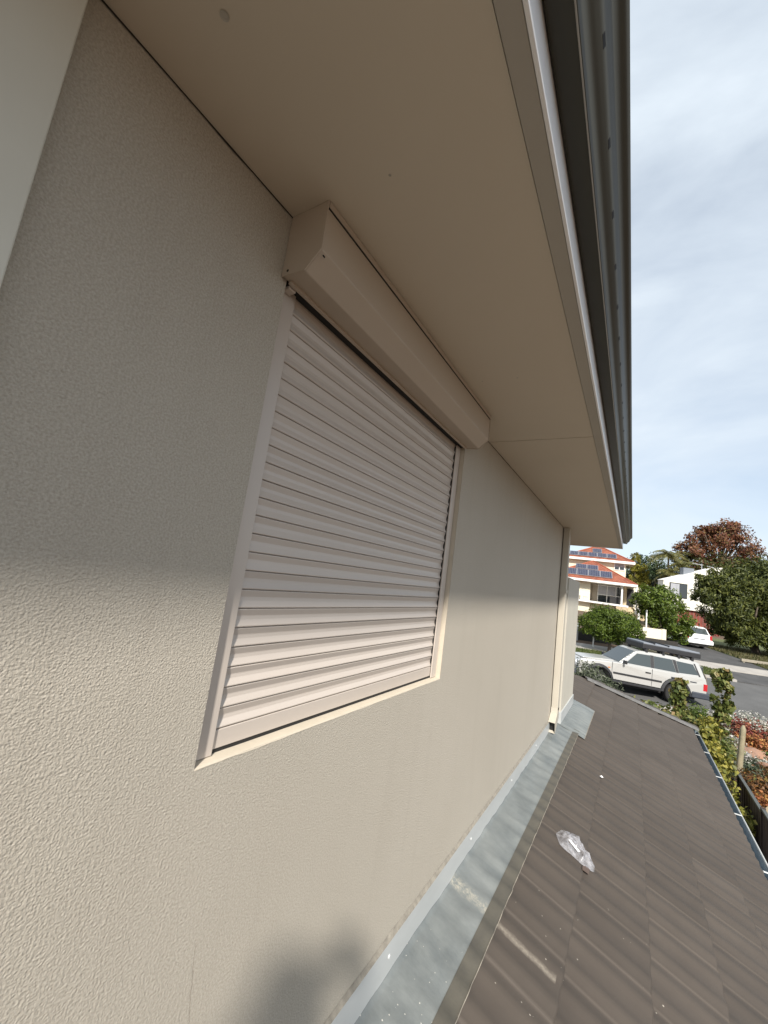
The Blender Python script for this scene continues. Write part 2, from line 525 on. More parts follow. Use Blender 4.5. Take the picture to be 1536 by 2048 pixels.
M['fence_rail'] = pmat('fence_rail', (0.10, 0.105, 0.095), (0.08, 0.085, 0.078), 3, 0.5)
M['cactus'] = pmat('pale_cactus_skin', (0.31, 0.26, 0.165), (0.21, 0.19, 0.12), 6, 0.8, 0.5, 40, bdist=0.01)
M['rock'] = pmat('rust_rock', (0.36, 0.19, 0.11), (0.24, 0.15, 0.11), 5, 0.9, 0.6, 18, bdist=0.03)
M['rock_grey'] = pmat('grey_rock', (0.32, 0.29, 0.27), (0.2, 0.19, 0.18), 5, 0.9, 0.6, 18, bdist=0.03)
M['timber'] = pmat('grey_timber', (0.33, 0.29, 0.22), (0.24, 0.21, 0.16), 4, 0.85)
M['film'] = plastic_film_mat()
M['paper'] = pmat('paper_label', (0.8, 0.8, 0.8), (0.76, 0.76, 0.76), 8, 0.7)
M['brown_tag'] = pmat('brown_tag', (0.10, 0.07, 0.055), (0.08, 0.055, 0.045), 8, 0.7)
M['skin'] = pmat('skin', (0.50, 0.30, 0.22), (0.46, 0.27, 0.2), 6, 0.55)
M['shirt'] = pmat('navy_shirt', (0.05, 0.06, 0.10), (0.04, 0.05, 0.08), 6, 0.85)
M['trousers'] = pmat('khaki_trousers', (0.25, 0.2, 0.13), (0.21, 0.17, 0.11), 6, 0.85)
M['boots'] = pmat('tan_boots', (0.20, 0.12, 0.06), (0.15, 0.09, 0.05), 6, 0.7)
M['hair'] = pmat('brown_hair', (0.06, 0.04, 0.025), (0.04, 0.028, 0.02), 30, 0.6)
M['leaf_bush'] = leafmat('leaf_street_tree', [(0, (0.034, 0.060, 0.006)), (0.5, (0.072, 0.112, 0.010)), (1, (0.13, 0.175, 0.02))])
M['leaf_light'] = leafmat('leaf_glossy', [(0, (0.040, 0.068, 0.008)), (0.5, (0.085, 0.128, 0.014)), (0.97, (0.16, 0.205, 0.03)), (1, (0.45, 0.45, 0.30))])
M['leaf_big'] = leafmat('leaf_dark', [(0, (0.030, 0.042, 0.009)), (0.5, (0.070, 0.085, 0.018)), (1, (0.155, 0.165, 0.036))])
M['leaf_red'] = leafmat('leaf_autumn', [(0, (0.085, 0.034, 0.020)), (0.4, (0.18, 0.064, 0.036)), (0.7, (0.22, 0.10, 0.045)), (1, (0.15, 0.125, 0.04))])
M['leaf_redlow'] = leafmat('leaf_autumn_green', [(0, (0.03, 0.04, 0.012)), (0.5, (0.07, 0.075, 0.02)), (0.8, (0.13, 0.06, 0.022)), (1, (0.14, 0.04, 0.025))])
M['leaf_far'] = leafmat('leaf_far_dark', [(0, (0.018, 0.035, 0.012)), (1, (0.055, 0.085, 0.028))])
M['leaf_conifer'] = leafmat('leaf_golden_conifer', [(0, (0.10, 0.10, 0.015)), (0.5, (0.20, 0.19, 0.025)), (1, (0.32, 0.28, 0.04))])
M['leaf_conifer2'] = leafmat('leaf_blue_conifer', [(0, (0.03, 0.05, 0.03)), (1, (0.07, 0.10, 0.06))])
M['leaf_palm'] = leafmat('leaf_palm', [(0, (0.07, 0.085, 0.028)), (0.5, (0.15, 0.15, 0.05)), (1, (0.27, 0.235, 0.09))])
M['leaf_vine'] = leafmat('leaf_vine', [(0, (0.05, 0.07, 0.016)), (0.5, (0.11, 0.135, 0.034)), (0.85, (0.20, 0.20, 0.06)), (1, (0.24, 0.15, 0.06))])
M['leaf_yellow'] = leafmat('leaf_yellow_green', [(0, (0.10, 0.11, 0.02)), (0.5, (0.21, 0.20, 0.035)), (1, (0.34, 0.29, 0.06))])
M['leaf_lime'] = leafmat('leaf_lime', [(0, (0.07, 0.11, 0.025)), (1, (0.17, 0.23, 0.055))])
M['leaf_grey'] = leafmat('leaf_grey_green', [(0, (0.05, 0.07, 0.035)), (0.6, (0.11, 0.13, 0.075)), (1, (0.24, 0.25, 0.19))])
M['flower_white'] = leafmat('white_flowers', [(0, (0.12, 0.15, 0.08)), (0.35, (0.35, 0.34, 0.28)), (1, (0.72, 0.69, 0.62))])
M['succ_orange'] = leafmat('orange_succulent', [(0, (0.18, 0.07, 0.03)), (0.5, (0.38, 0.13, 0.05)), (1, (0.42, 0.25, 0.07))])
M['succ_red'] = leafmat('red_succulent', [(0, (0.11, 0.025, 0.02)), (0.6, (0.26, 0.06, 0.045)), (1, (0.30, 0.15, 0.06))])
M['succ_brown'] = leafmat('rusty_ground_cover', [(0, (0.06, 0.035, 0.015)), (0.5, (0.17, 0.075, 0.025)), (0.8, (0.24, 0.12, 0.03)), (1, (0.12, 0.13, 0.035))])
M['grass_blade'] = leafmat('grass_blades', [(0, (0.05, 0.075, 0.018)), (0.6, (0.09, 0.12, 0.03)), (1, (0.16, 0.15, 0.06))])
M['dry_blade'] = leafmat('dry_grass_blades', [(0, (0.07, 0.075, 0.025)), (0.6, (0.12, 0.115, 0.045)), (1, (0.20, 0.16, 0.09))])


# ------------------------------------------------------------------ mesh helpers
class MB:
    def __init__(self):
        self.v, self.f = [], []

    def add(self, verts, faces):
        n = len(self.v)
        self.v += [tuple(p) for p in verts]
        self.f += [tuple(i + n for i in q) for q in faces]
        return self

    def box(self, x0, x1, y0, y1, z0, z1):
        return self.add([(x0, y0, z0), (x1, y0, z0), (x1, y1, z0), (x0, y1, z0),
                         (x0, y0, z1), (x1, y0, z1), (x1, y1, z1), (x0, y1, z1)],
                        [(0, 3, 2, 1), (4, 5, 6, 7), (0, 1, 5, 4), (1, 2, 6, 5), (2, 3, 7, 6), (3, 0, 4, 7)])

    def prism(self, poly, a0, a1, axis='y', scale1=None):
        """closed polygon extruded along an axis; poly in the two other axes in order"""
        def P(p, a):
            if axis == 'y':
                return (p[0], a, p[1])
            if axis == 'x':
                return (a, p[0], p[1])
            return (p[0], p[1], a)
        n = len(poly)
        vs_ = [P(p, a0) for p in poly] + [P(p, a1) for p in (scale1 or poly)]
        fs = [(i, (i + 1) % n, n + (i + 1) % n, n + i) for i in range(n)]
        fs += [tuple(range(n - 1, -1, -1)), tuple(range(n, 2 * n))]
        return self.add(vs_, fs)

    def sheet(self, poly, a0, a1, axis='y', t=0.0):
        """open polyline extruded"""
        n = len(poly)
        vs_ = [(p[0], a0, p[1]) for p in poly] + [(p[0], a1, p[1]) for p in poly]
        return self.add(vs_, [(i, i + 1, n + i + 1, n + i) for i in range(n - 1)])

    def tube(self, pts, radii, n=8, caps=True):
        pts = [Vector(p) for p in pts]
        rings = []
        prev = None
        for i, p in enumerate(pts):
            d = (pts[min(i + 1, len(pts) - 1)] - pts[max(i - 1, 0)]).normalized()
            a = d.orthogonal().normalized() if prev is None else (prev - d * prev.dot(d)).normalized()
            prev = a
            b = d.cross(a)
            r = radii[i] if isinstance(radii, (list, tuple)) else radii
            rings.append([p + (a * math.cos(2 * math.pi * k / n) + b * math.sin(2 * math.pi * k / n)) * r for k in range(n)])
        vs_ = [q for rg in rings for q in rg]
        fs = []
        for i in range(len(rings) - 1):
            for k in range(n):
                fs.append((i * n + k, i * n + (k + 1) % n, (i + 1) * n + (k + 1) % n, (i + 1) * n + k))
        if caps:
            fs.append(tuple(range(n - 1, -1, -1)))
            fs.append(tuple((len(rings) - 1) * n + k for k in range(n)))
        return self.add(vs_, fs)

    def mesh(self, name, smooth=False):
        me = bpy.data.meshes.new(name)
        me.from_pydata(self.v, [], self.f)
        bm = bmesh.new()
        bm.from_mesh(me)
        bmesh.ops.recalc_face_normals(bm, faces=bm.faces)
        bm.to_mesh(me)
        bm.free()
        if smooth:
            me.polygons.foreach_set('use_smooth', [True] * len(me.polygons))
        return me

    def build(self, name, mat, parent=None, smooth=False, bevel=0.0, off=None, segs=2):
        if off is not None:
            self.v = [(a - off[0], b - off[1], c - off[2]) for a, b, c in self.v]
        me = self.mesh(name, smooth)
        me.materials.append(M[mat] if isinstance(mat, str) else mat)
        o = bpy.data.objects.new(name, me)
        COL.objects.link(o)
        if parent:
            o.parent = parent
        if bevel > 0:
            b = o.modifiers.new('bevel', 'BEVEL')
            b.width = bevel
            b.segments = segs
            b.limit_method = 'ANGLE'
            b.angle_limit = rad(35)
            b.harden_normals = True
            me.polygons.foreach_set('use_smooth', [True] * len(me.polygons))
        return o


def tag(o, label=None, cat=None, group=None, kind=None):
    if label:
        o['label'] = label
    if cat:
        o['category'] = cat
    if group:
        o['group'] = group
    if kind:
        o['kind'] = kind
    return o


def empty(name, loc=(0, 0, 0), rz=0.0):
    o = bpy.data.objects.new(name, None)
    o.location = loc
    o.rotation_euler = (0, 0, rz)
    o.empty_display_size = 0.2
    COL.objects.link(o)
    return o


# street frame: u along the road, v across it away from us
SA = rad(27.0)
SU = Vector((math.cos(SA), math.sin(SA), 0))
SV = Vector((-math.sin(SA), math.cos(SA), 0))
SO = Vector((-0.745, 20.15, 0))


def SW(u, v, z=0.0):
    p = SO + SU * u + SV * v
    return Vector((p.x, p.y, z))


def zg(v):
    if v < -2.0:
        return 0.34 + 0.02 * (v + 2.0)
    return 0.54 + 0.1 * min(v, 12) + 0.025 * max(v - 12, 0)


# ------------------------------------------------------------------ ground, road, paths
def terrain():
    mb = MB()
    us = [-220, -120, -60, -30] + list(range(-20, 41, 4)) + [60, 110, 220]
    vv = [-120, -60, -30, -14, -8, -4, -2, -1.6, 4.2, 6, 8, 10, 12, 16, 22, 30, 40, 55, 80, 140, 260]
    idx = {}
    for i, u in enumerate(us):
        for j, v in enumerate(vv):
            p = SW(u, v)
            z = zg(v) - 0.06
            idx[i, j] = len(mb.v)
            mb.v.append((p.x, p.y, z))
    for i in range(len(us) - 1):
        for j in range(len(vv) - 1):
            mb.f.append((idx[i, j], idx[i + 1, j], idx[i + 1, j + 1], idx[i, j + 1]))
    return tag(mb.build('ground', 'soil'), kind='structure')


terrain()


def strip(name, mat, u0_, u1, v0, v1, dz, thick=0.05, n=1, parent=None, fn=None):
    mb = MB()
    vv = [v0 + (v1 - v0) * k / n for k in range(n + 1)]
    for a, b in zip(vv[:-1], vv[1:]):
        P = []
        for z_off in (-thick, 0):
            for (u, v) in ((u0_, a), (u1, a), (u1, b), (u0_, b)):
                p = SW(u, v)
                P.append((p.x, p.y, zg(v) + dz + z_off))
        mb.add(P, [(0, 3, 2, 1), (4, 5, 6, 7), (0, 1, 5, 4), (1, 2, 6, 5), (2, 3, 7, 6), (3, 0, 4, 7)])
    o = mb.build(name, mat)
    return tag(o, kind='structure')


strip('road', 'asphalt', -120, 140, -1.6, 4.2, 0.0)
strip('kerb', 'concrete', -120, 9.0, 4.2, 4.36, 0.11, 0.2)
strip('kerb', 'concrete', 13.3, 140, 4.2, 4.36, 0.11, 0.2)
strip('kerb', 'concrete', -120, 140, -1.78, -1.6, 0.10, 0.25)
strip('verge_lawn', 'lawn', -120, 9.0, 4.36, 6.7, 0.06, 0.12)
strip('verge_lawn', 'soil', 13.3, 140, 4.36, 6.3, 0.05, 0.12)
strip('footpath', 'concrete', -120, 140, 6.3, 7.7, 0.09, 0.15)
strip('crossover', 'asphalt_dark', 9.0, 13.3, 4.2, 6.3, 0.05, 0.1)
strip('driveway', 'asphalt_dark', 9.0, 13.6, 7.7, 24.0, 0.05, 0.1, 6)
strip('front_lawn', 'lawn', 13.8, 60, 7.7, 24, 0.03, 0.1, 6)
strip('front_garden', 'soil', -60, 8.8, 7.7, 24, 0.03, 0.1, 6)


def blades(name, mat, n, u0_, u1, v0, v1, h, seed, dz=0.05, w=0.02):
    rng = np.random.default_rng(seed)
    u = rng.uniform(u0_, u1, n)
    v = rng.uniform(v0, v1, n)
    px = SO.x + SU.x * u + SV.x * v
    py = SO.y + SU.y * u + SV.y * v
    pz = np.array([zg(k) for k in v]) + dz
    a = rng.uniform(0, 6.283, n)
    hh = h * rng.uniform(0.5, 1.3, n)
    lx, ly = rng.normal(0, 0.4, n) * hh, rng.normal(0, 0.4, n) * hh
    V3 = np.empty((n, 3, 3))
    V3[:, 0] = np.stack([px - np.cos(a) * w, py - np.sin(a) * w, pz], 1)
    V3[:, 1] = np.stack([px + np.cos(a) * w, py + np.sin(a) * w, pz], 1)
    V3[:, 2] = np.stack([px + lx, py + ly, pz + hh], 1)
    me = bpy.data.meshes.new(name)
    me.from_pydata(V3.reshape(-1, 3).tolist(), [], np.arange(n * 3).reshape(-1, 3).tolist())
    me.materials.append(M[mat])
    o = bpy.data.objects.new(name, me)
    COL.objects.link(o)
    return o


tag(blades('verge_grass', 'grass_blade', 14000, -3, 9.0, 4.4, 6.3, 0.09, 1, 0.06),
    'short green grass on the verge beyond the silver wagon', 'grass', kind='stuff')
tag(blades('dry_grass', 'dry_blade', 22000, 13.8, 24, 7.8, 16, 0.16, 2, 0.03, 0.03),
    'patchy dry grass under the big dark tree beside the driveway', 'grass', kind='stuff')
tag(blades('leaf_litter', 'succ_brown', 5000, 13.4, 26, 4.4, 6.3, 0.05, 3, 0.05, 0.04),
    'rust brown fallen leaves along the far kerb at right', 'leaf litter', kind='stuff')

# ------------------------------------------------------------------ our house
CZ = 4.0
Z_SOF = CZ + 0.825
house = empty('rendered_house', (0, 3.0, 2.4))
HO = (0, 3.0, 2.4)
tag(house, 'beige rendered house wall with eaves above and brown tiled lower roof', 'house')


def hb(mb, name, mat, parent=None, **k):
    return mb.build(name, mat, parent or house, off=HO if (parent is None or parent is house) else None, **k)


# wall with the window opening
OY0, OY1, OZ0, OZ1 = 0.592, 1.85, CZ - 0.447, CZ + 0.70
W_END = 5.20
mb = MB()
ys = [-2.5, OY0, OY1, W_END]
zs = [1.5, OZ0, OZ1, Z_SOF + 0.10]
for i in range(3):
    for j in range(3):
        if i == 1 and j == 1:
            continue
        mb.add([(0, ys[i], zs[j]), (0, ys[i + 1], zs[j]), (0, ys[i + 1], zs[j + 1]), (0, ys[i], zs[j + 1])], [(0, 1, 2, 3)])
mb.add([(0, W_END, 1.5), (-0.25, W_END, 1.5), (-0.25, W_END, zs[3]), (0, W_END, zs[3])], [(0, 1, 2, 3)])
mb.add([(-0.25, -2.5, 1.5), (-0.25, W_END, 1.5), (-0.25, W_END, zs[3]), (-0.25, -2.5, zs[3])], [(0, 1, 2, 3)])
wall = hb(mb, 'wall', 'render')
mb = MB()
D = 0.14
mb.box(-D, -0.001, OY0 - 0.02, OY0 - 0.0005, OZ0 - 0.02, OZ1)
hb(mb, 'window_reveal', 'reveal')
mb = MB().box(-D, -0.001, OY1 + 0.0005, OY1 + 0.02, OZ0 - 0.02, OZ1)
hb(mb, 'window_reveal', 'reveal')
# sloping sill with a lumpy rendered nose
mb = MB()
N = 60
prof = []
for k in range(N + 1):
    y = OY0 + (OY1 - OY0) * k / N
    j = 0.0010 * noise.noise(Vector((y * 14, 3.1, 0))) + 0.0008 * noise.noise(Vector((y * 45, 7.7, 0)))
    prof.append([(-D, y, OZ0 + 0.006), (-0.012, y, OZ0 + 0.0015 + j * 0.4), (-0.002 + j * 0.5, y, OZ0 + 0.0005 + j * 0.5), (0.0012 + j * 0.6, y, OZ0 - 0.0008 + j), (0.0006, y, OZ0 - 0.0035 + j * 2)])
vs_ = [p for r_ in prof for p in r_]
fs = [(i * 5 + k, i * 5 + k + 1, (i + 1) * 5 + k + 1, (i + 1) * 5 + k) for i in range(N) for k in range(4)]
mb.add(vs_, fs)
hb(mb, 'window_sill', 'reveal', smooth=True)

# ragged bead of filler where the wall meets the soffit
mb = MB()
N = 220
for k in range(N):
    y0, y1 = -0.3 + 5.5 * k / N, -0.3 + 5.5 * (k + 1) / N
    a = 0.0035 + 0.004 * max(0, noise.noise(Vector((y0 * 9, 1, 1)))) + 0.002 * noise.noise(Vector((y0 * 40, 2, 1)))
    b = 0.0035 + 0.004 * max(0, noise.noise(Vector((y1 * 9, 1, 1)))) + 0.002 * noise.noise(Vector((y1 * 40, 2, 1)))
    mb.add([(0.0015, y0, Z_SOF - a), (0.0015, y1, Z_SOF - b), (0.0015, y1, Z_SOF), (0.0015, y0, Z_SOF)], [(0, 1, 2, 3)])
hb(mb, 'soffit_gap', 'dark_gap')

# soffit sheets
SOF_END = 6.95
cuts = [-2.5, -0.4, 2.205, 4.76, SOF_END]
sof = None
for a, b in zip(cuts[:-1], cuts[1:]):
    mb = MB().box(-0.24 if b < 5.5 else -0.75, 0.541, a + 0.003, b - 0.003, Z_SOF, Z_SOF + 0.006)
    hb(mb, 'soffit_panel', 'soffit')
mb = MB().box(-0.75, 0.578, -2.5, SOF_END - 0.01, Z_SOF + 0.032, Z_SOF + 0.04)
hb(mb, 'soffit_backing', 'dark_gap')
for (y, x, s) in ((0.25, 0.166, 0.0075), (0.581, 0.276, 0.003), (1.501, 0.325, 0.0035), (1.491, 0.187, 0.003)):
    mb = MB()
    ring = [(x + s * math.cos(t * 0.5236), y + s * math.sin(t * 0.5236), Z_SOF - 0.0012) for t in range(12)]
    ring2 = [(x + s * 0.6 * math.cos(t * 0.5236), y + s * 0.6 * math.sin(t * 0.5236), Z_SOF - 0.0004) for t in range(12)]
    mb.add(ring + ring2, [(t, (t + 1) % 12, 12 + (t + 1) % 12, 12 + t) for t in range(12)] + [tuple(range(12, 24))])
    hb(mb, 'nail_head', 'soffit_trim')
# timber trim and fascia, gutter
mb = MB().box(0.5425, 0.5795, -2.5, SOF_END + 0.02, Z_SOF - 0.004, Z_SOF + 0.03)
hb(mb, 'soffit_trim', 'soffit_trim', bevel=0.002)
mb = MB().box(0.58, 0.588, -2.5, SOF_END + 0.03, Z_SOF - 0.006, Z_SOF + 0.20)
mb.box(-0.75, 0.588, SOF_END + 0.001, SOF_END + 0.03, Z_SOF - 0.006, Z_SOF + 0.20)
hb(mb, 'fascia', 'fascia', bevel=0.002)
GK = [(0.637, 0.081), (0.6415, 0.092), (0.648, 0.103), (0.658, 0.112), (0.667, 0.122), (0.673, 0.137), (0.678, 0.152), (0.686, 0.163), (0.6965, 0.170), (0.7025, 0.178)]
GS = []
for k in range(len(GK) - 1):          # smooth ogee front
    p0, p1, p2, p3 = GK[max(k - 1, 0)], GK[k], GK[k + 1], GK[min(k + 2, len(GK) - 1)]
    for q in range(5):
        t = q / 5
        GS.append(tuple(0.5 * (2 * p1[c] + (p2[c] - p0[c]) * t + (2 * p0[c] - 5 * p1[c] + 4 * p2[c] - p3[c]) * t * t + (3 * p1[c] - p0[c] - 3 * p2[c] + p3[c]) * t ** 3) for c in (0, 1)))
GP = [(0.590, 0.190), (0.590, 0.086), (0.593, 0.0835), (0.600, 0.0828), (0.632, 0.080)] + GS + [(0.7025, 0.178), (0.7015, 0.186), (0.696, 0.189)]
GP = [(x, Z_SOF + z) for x, z in GP]
mb = MB()
mb.sheet(GP, -2.5, 7.02)
gut = hb(mb, 'gutter', 'gutter', smooth=True)
sol = gut.modifiers.new('solidify', 'SOLIDIFY')
sol.thickness = 0.0012
mb = MB().prism(GP + [(0.62, Z_SOF + 0.19)], 7.02, 7.03)
o = mb.build('gutter_end_cap', 'gutter', gut, off=HO)
mb = MB().tube([(0.6345, -2.5, Z_SOF + 0.0785), (0.6345, 7.02, Z_SOF + 0.0785)], 0.0016, 6)
mb.build('gutter_seam', 'gutter_lip', gut, off=HO)
for k in range(34):
    y = 0.42 + k * 0.185
    mb = MB().prism([(0.6655, Z_SOF + 0.1188), (0.6688, Z_SOF + 0.1240), (0.6676, Z_SOF + 0.1248), (0.6643, Z_SOF + 0.1196)], y, y + 0.022)
    mb.build('overflow_slot', 'rubber', gut, off=HO)
# metal roof edge above the gutter so that sun and sky meet a real eave
mb = MB()
mb.add([(0.66, -2.5, Z_SOF + 0.20), (0.66, 7.0, Z_SOF + 0.20), (-3.0, 7.0, Z_SOF + 1.55), (-3.0, -2.5, Z_SOF + 1.55)], [(0, 1, 2, 3)])
mb.add([(0.66, -2.5, Z_SOF + 0.19), (0.66, 7.0, Z_SOF + 0.19), (-3.0, 7.0, Z_SOF + 1.53), (-3.0, -2.5, Z_SOF + 1.53)], [(0, 1, 2, 3)])
hb(mb, 'upper_roof', 'grey_roof')

# smooth pier close to the camera on the left
mb = MB().box(-0.01, 0.028, -1.6, 0.1275, 1.8, Z_SOF - 0.001)
hb(mb, 'near_pier', 'smooth_render', bevel=0.003)
# recess, corner and pier at the far end
hb(MB().box(-0.25, -0.03, W_END + 0.002, 5.232, 1.8, Z_SOF - 0.001), 'expansion_gap', 'dark_gap')
mb = MB().box(-0.25, -0.004, 5.2325, 5.45, 1.8, Z_SOF - 0.001)
hb(mb, 'corner_return', 'pier')
mb = MB().box(-0.25, 0.052, 5.66, 6.85, 1.8, CZ + 0.255)
hb(mb, 'far_pier', 'pier', bevel=0.004)
mb = MB().box(-0.02, 0.064, 5.64, 6.87, CZ - 1.50, CZ - 1.37)
hb(mb, 'pier_flashing', 'white_metal', bevel=0.003)
# downpipe
dp = MB().box(0.004, 0.075, 5.235, 5.335, CZ - 1.27, Z_SOF - 0.001)
dpo = hb(dp, 'downpipe', 'cream_metal', bevel=0.006)
mb = MB().box(0.002, 0.081, 5.229, 5.341, CZ + 0.05, CZ + 0.085)
mb.build('pipe_bracket', 'cream_metal', dpo, off=HO, bevel=0.003)
# angled shoe with an open dark mouth
mb = MB()
A = [(0.004, 5.235), (0.075, 5.235), (0.075, 5.335), (0.004, 5.335)]
top = [(x, y, CZ - 1.24) for x, y in A]
elb = [(0.004, 5.225, CZ - 1.29), (0.075, 5.225, CZ - 1.29), (0.075, 5.335, CZ - 1.355), (0.004, 5.335, CZ - 1.355)]
end = [(0.004, 5.095, CZ - 1.365), (0.075, 5.095, CZ - 1.365), (0.075, 5.125, CZ - 1.48), (0.004, 5.125, CZ - 1.48)]
q = top + elb + end
ff = [(i, (i + 1) % 4, 4 + (i + 1) % 4, 4 + i) for i in range(4)] + [(4 + i, 4 + (i + 1) % 4, 8 + (i + 1) % 4, 8 + i) for i in range(4)]
mb.add(q, ff)
sh = mb.build('pipe_shoe', 'cream_metal', dpo, off=HO)
s_ = sh.modifiers.new('solidify', 'SOLIDIFY')
s_.thickness = 0.003
s_.offset = -1
mb = MB()
inn = [(0.008, 5.14, CZ - 1.36), (0.071, 5.14, CZ - 1.36), (0.071, 5.155, CZ - 1.46), (0.008, 5.155, CZ - 1.46)]
mb.add(inn, [(0, 1, 2, 3)])
mb.build('pipe_inside', 'rubber', dpo, off=HO)

# white apron strip on the wall above the lead
mb = MB()
mb.box(0.001, 0.012, 0.3, W_END - 0.01, CZ - 1.50, CZ - 1.372)
wf = hb(mb, 'wall_flashing', 'white_metal', bevel=0.002)
mb = MB()
N = 120
pts_t = []
for k in range(N + 1):
    y = 0.3 + (W_END - 0.31) * k / N
    j = 0.004 * noise.noise(Vector((y * 6, 0.3, 4)))
    pts_t.append([(0.0125, y, CZ - 1.373), (0.006, y, CZ - 1.366 + j), (0.0008, y, CZ - 1.359 + j * 1.5)])
mb.add([p for r_ in pts_t for p in r_], [(i * 3 + k, i * 3 + k + 1, (i + 1) * 3 + k + 1, (i + 1) * 3 + k) for i in range(N) for k in range(2)])
mb.build('sealant_bead', 'mortar_line', wf, off=HO)
for y in (1.62, 2.55, 3.48, 4.41):
    mb = MB().tube([(0.011, y, CZ - 1.425), (0.0165, y, CZ - 1.425)], [0.009, 0.006], 10)
    mb.build('rivet', 'white_metal', wf, off=HO)

# ---- lower roof: frame in (y, s, n): s down the slope from the wall, n off the surface
RP = rad(20.0)
RZ0 = CZ - 1.50
cR, sR = math.cos(RP), math.sin(RP)


def RW(y, s, n=0.0):
    return Vector((s * cR + n * sR, y, RZ0 - s * sR + n * cR))


RM = Matrix(((0, cR, sR, 0), (1, 0, 0, 0), (0, -sR, cR, RZ0), (0, 0, 0, 1)))   # (y,s,n) -> world (mirrors handedness)
S_EAVE = 1.905
HIP_A = (9.10, -0.03)   # (y, s) hip line high end
HIP_B = (10.44, 2.00)


def hip_y(s):
    return HIP_A[0] + (HIP_B[0] - HIP_A[0]) * (s - HIP_A[1]) / (HIP_B[1] - HIP_A[1])


mb = MB()
P = [RW(-2.5, -0.1, -0.012), RW(hip_y(-0.1), -0.1, -0.012), RW(hip_y(S_EAVE - 0.05), S_EAVE - 0.05, -0.012), RW(-2.5, S_EAVE - 0.05, -0.012)]
P2 = [p - Vector((0, 0, 0.10)) for p in P]
mb.add(P + P2, [(0, 1, 2, 3), (4, 7, 6, 5), (0, 4, 5, 1), (1, 5, 6, 2), (2, 6, 7, 3), (3, 7, 4, 0)])
roof = hb(mb, 'lower_roof', 'deck')
# the far slope behind the hip, falling away from us
mb = MB()
a, b = RW(hip_y(-0.1), -0.1, 0.01), RW(hip_y(S_EAVE), S_EAVE, 0.01)
c_ = Vector((a.x, b.y + 0.2, b.z))
mb.add([a, b, c_, a - Vector((0, 0, .12)), b - Vector((0, 0, .12)), c_ - Vector((0, 0, .12))], [(0, 1, 2), (3, 5, 4), (1, 4, 5, 2), (2, 5, 3, 0)])
hb(mb, 'hip_end_slope', 'tile')
mb = MB().box(1.66, 1.74, -2.5, 10.2, 1.3, RZ0 - S_EAVE * sR - 0.02)
hb(mb, 'lower_wall', 'render')
mb = MB().box(0.0, 1.74, 10.1, 10.2, 1.0, RZ0 - S_EAVE * sR - 0.12)
hb(mb, 'lower_end_wall', 'render')

# roof tiles
TW, TG = 0.3275, 0.42
NSEG = 16


def tile_h(t):
    """two soft rolls per tile, slightly peaked crests"""
    c = 0.5 + 0.5 * math.cos(2 * math.pi * (2 * t - 0.5))
    return 0.0115 * c ** 2.0 + 0.0055 * t


def tile_mesh(w=TW - 0.004, g=TG):
    mb_ = MB()
    th = 0.017
    rows = []
    for (s, n) in ((-g, 0.006), (-0.012, 0.0255), (0, 0.0235)):
        rows.append([(w * k / NSEG, s, n + tile_h(k / NSEG)) for k in range(NSEG + 1)])
    rows.append([(w * k / NSEG, -0.002, 0.0235 - th + tile_h(k / NSEG)) for k in range(NSEG + 1)])
    n1 = NSEG + 1
    vs2 = [p for r_ in rows for p in r_]
    fs2 = [(i * n1 + k, i * n1 + k + 1, (i + 1) * n1 + k + 1, (i + 1) * n1 + k) for i in range(3) for k in range(NSEG)]
    # side skirts
    for e in (0, NSEG):
        n0 = len(vs2)
        x = w * e / NSEG
        vs2 += [(x, -g, -0.008), (x, 0, 0.004)]
        fs2.append((e, n1 + e, 2 * n1 + e, n0 + 1, n0))
    mb_.add(vs2, fs2)
    return mb_


def tile_finish(me):
    me.materials.append(M['tile'])
    me.polygons.foreach_set('use_smooth', [len(p.vertices) == 4 for p in me.polygons])
    return me


tmb = tile_mesh()
base_tile = bpy.data.meshes.new('roof_tile')
base_tile.from_pydata([(RM.to_3x3() @ Vector(p))[:] for p in tmb.v], [], tmb.f)
tile_finish(base_tile)
courses = [(0.197, 2.452 + TW * 14.4), (0.567, 2.412), (0.937, 2.371), (1.290, 2.334), (1.618, 2.290), (S_EAVE, 2.25)]
rngt = random.Random(5)
HOV = Vector(HO)
mat3 = RM.to_3x3()
for ci, (s1, ph) in enumerate(courses):
    k0 = 0 if ci == 0 else int(math.floor((-0.9 - ph) / TW))
    y = ph + k0 * TW
    while y < hip_y(s1):
        ymax_tail, ymax_head = hip_y(s1), hip_y(s1 - TG)
        jit = Vector((rngt.uniform(-.001, .001), rngt.uniform(-.003, .003), rngt.uniform(-.0008, .0012)))
        org = Vector(RW(y, s1, 0)) + mat3 @ jit
        if y + TW < ymax_head:
            o = bpy.data.objects.new('roof_tile', base_tile)
        else:
            me = bpy.data.meshes.new('roof_tile')
            bm = bmesh.new()
            vv = [bm.verts.new(p) for p in tmb.v]
            for q_ in tmb.f:
                bm.faces.new([vv[i] for i in q_])
            A_ = Vector((hip_y(s1) - y - 0.02, 0, 0))
            B_ = Vector((hip_y(s1 - TG) - y - 0.02, -TG, 0))
            d_ = (B_ - A_).normalized()
            nn = Vector((-d_.y, d_.x, 0))
            if nn.x < 0:
                nn = -nn
            bmesh.ops.bisect_plane(bm, geom=bm.verts[:] + bm.edges[:] + bm.faces[:], plane_co=A_, plane_no=nn, clear_outer=True)
            for v_ in bm.verts:
                v_.co = mat3 @ v_.co
            if len(bm.faces) == 0:
                bm.free()
                y += TW
                continue
            bm.to_mesh(me)
            bm.free()
            tile_finish(me)
            o = bpy.data.objects.new('roof_tile', me)
        COL.objects.link(o)
        o.parent = roof
        o.location = org - HOV
        y += TW
# course of tiles hidden under the flashing is closed by the lead itself

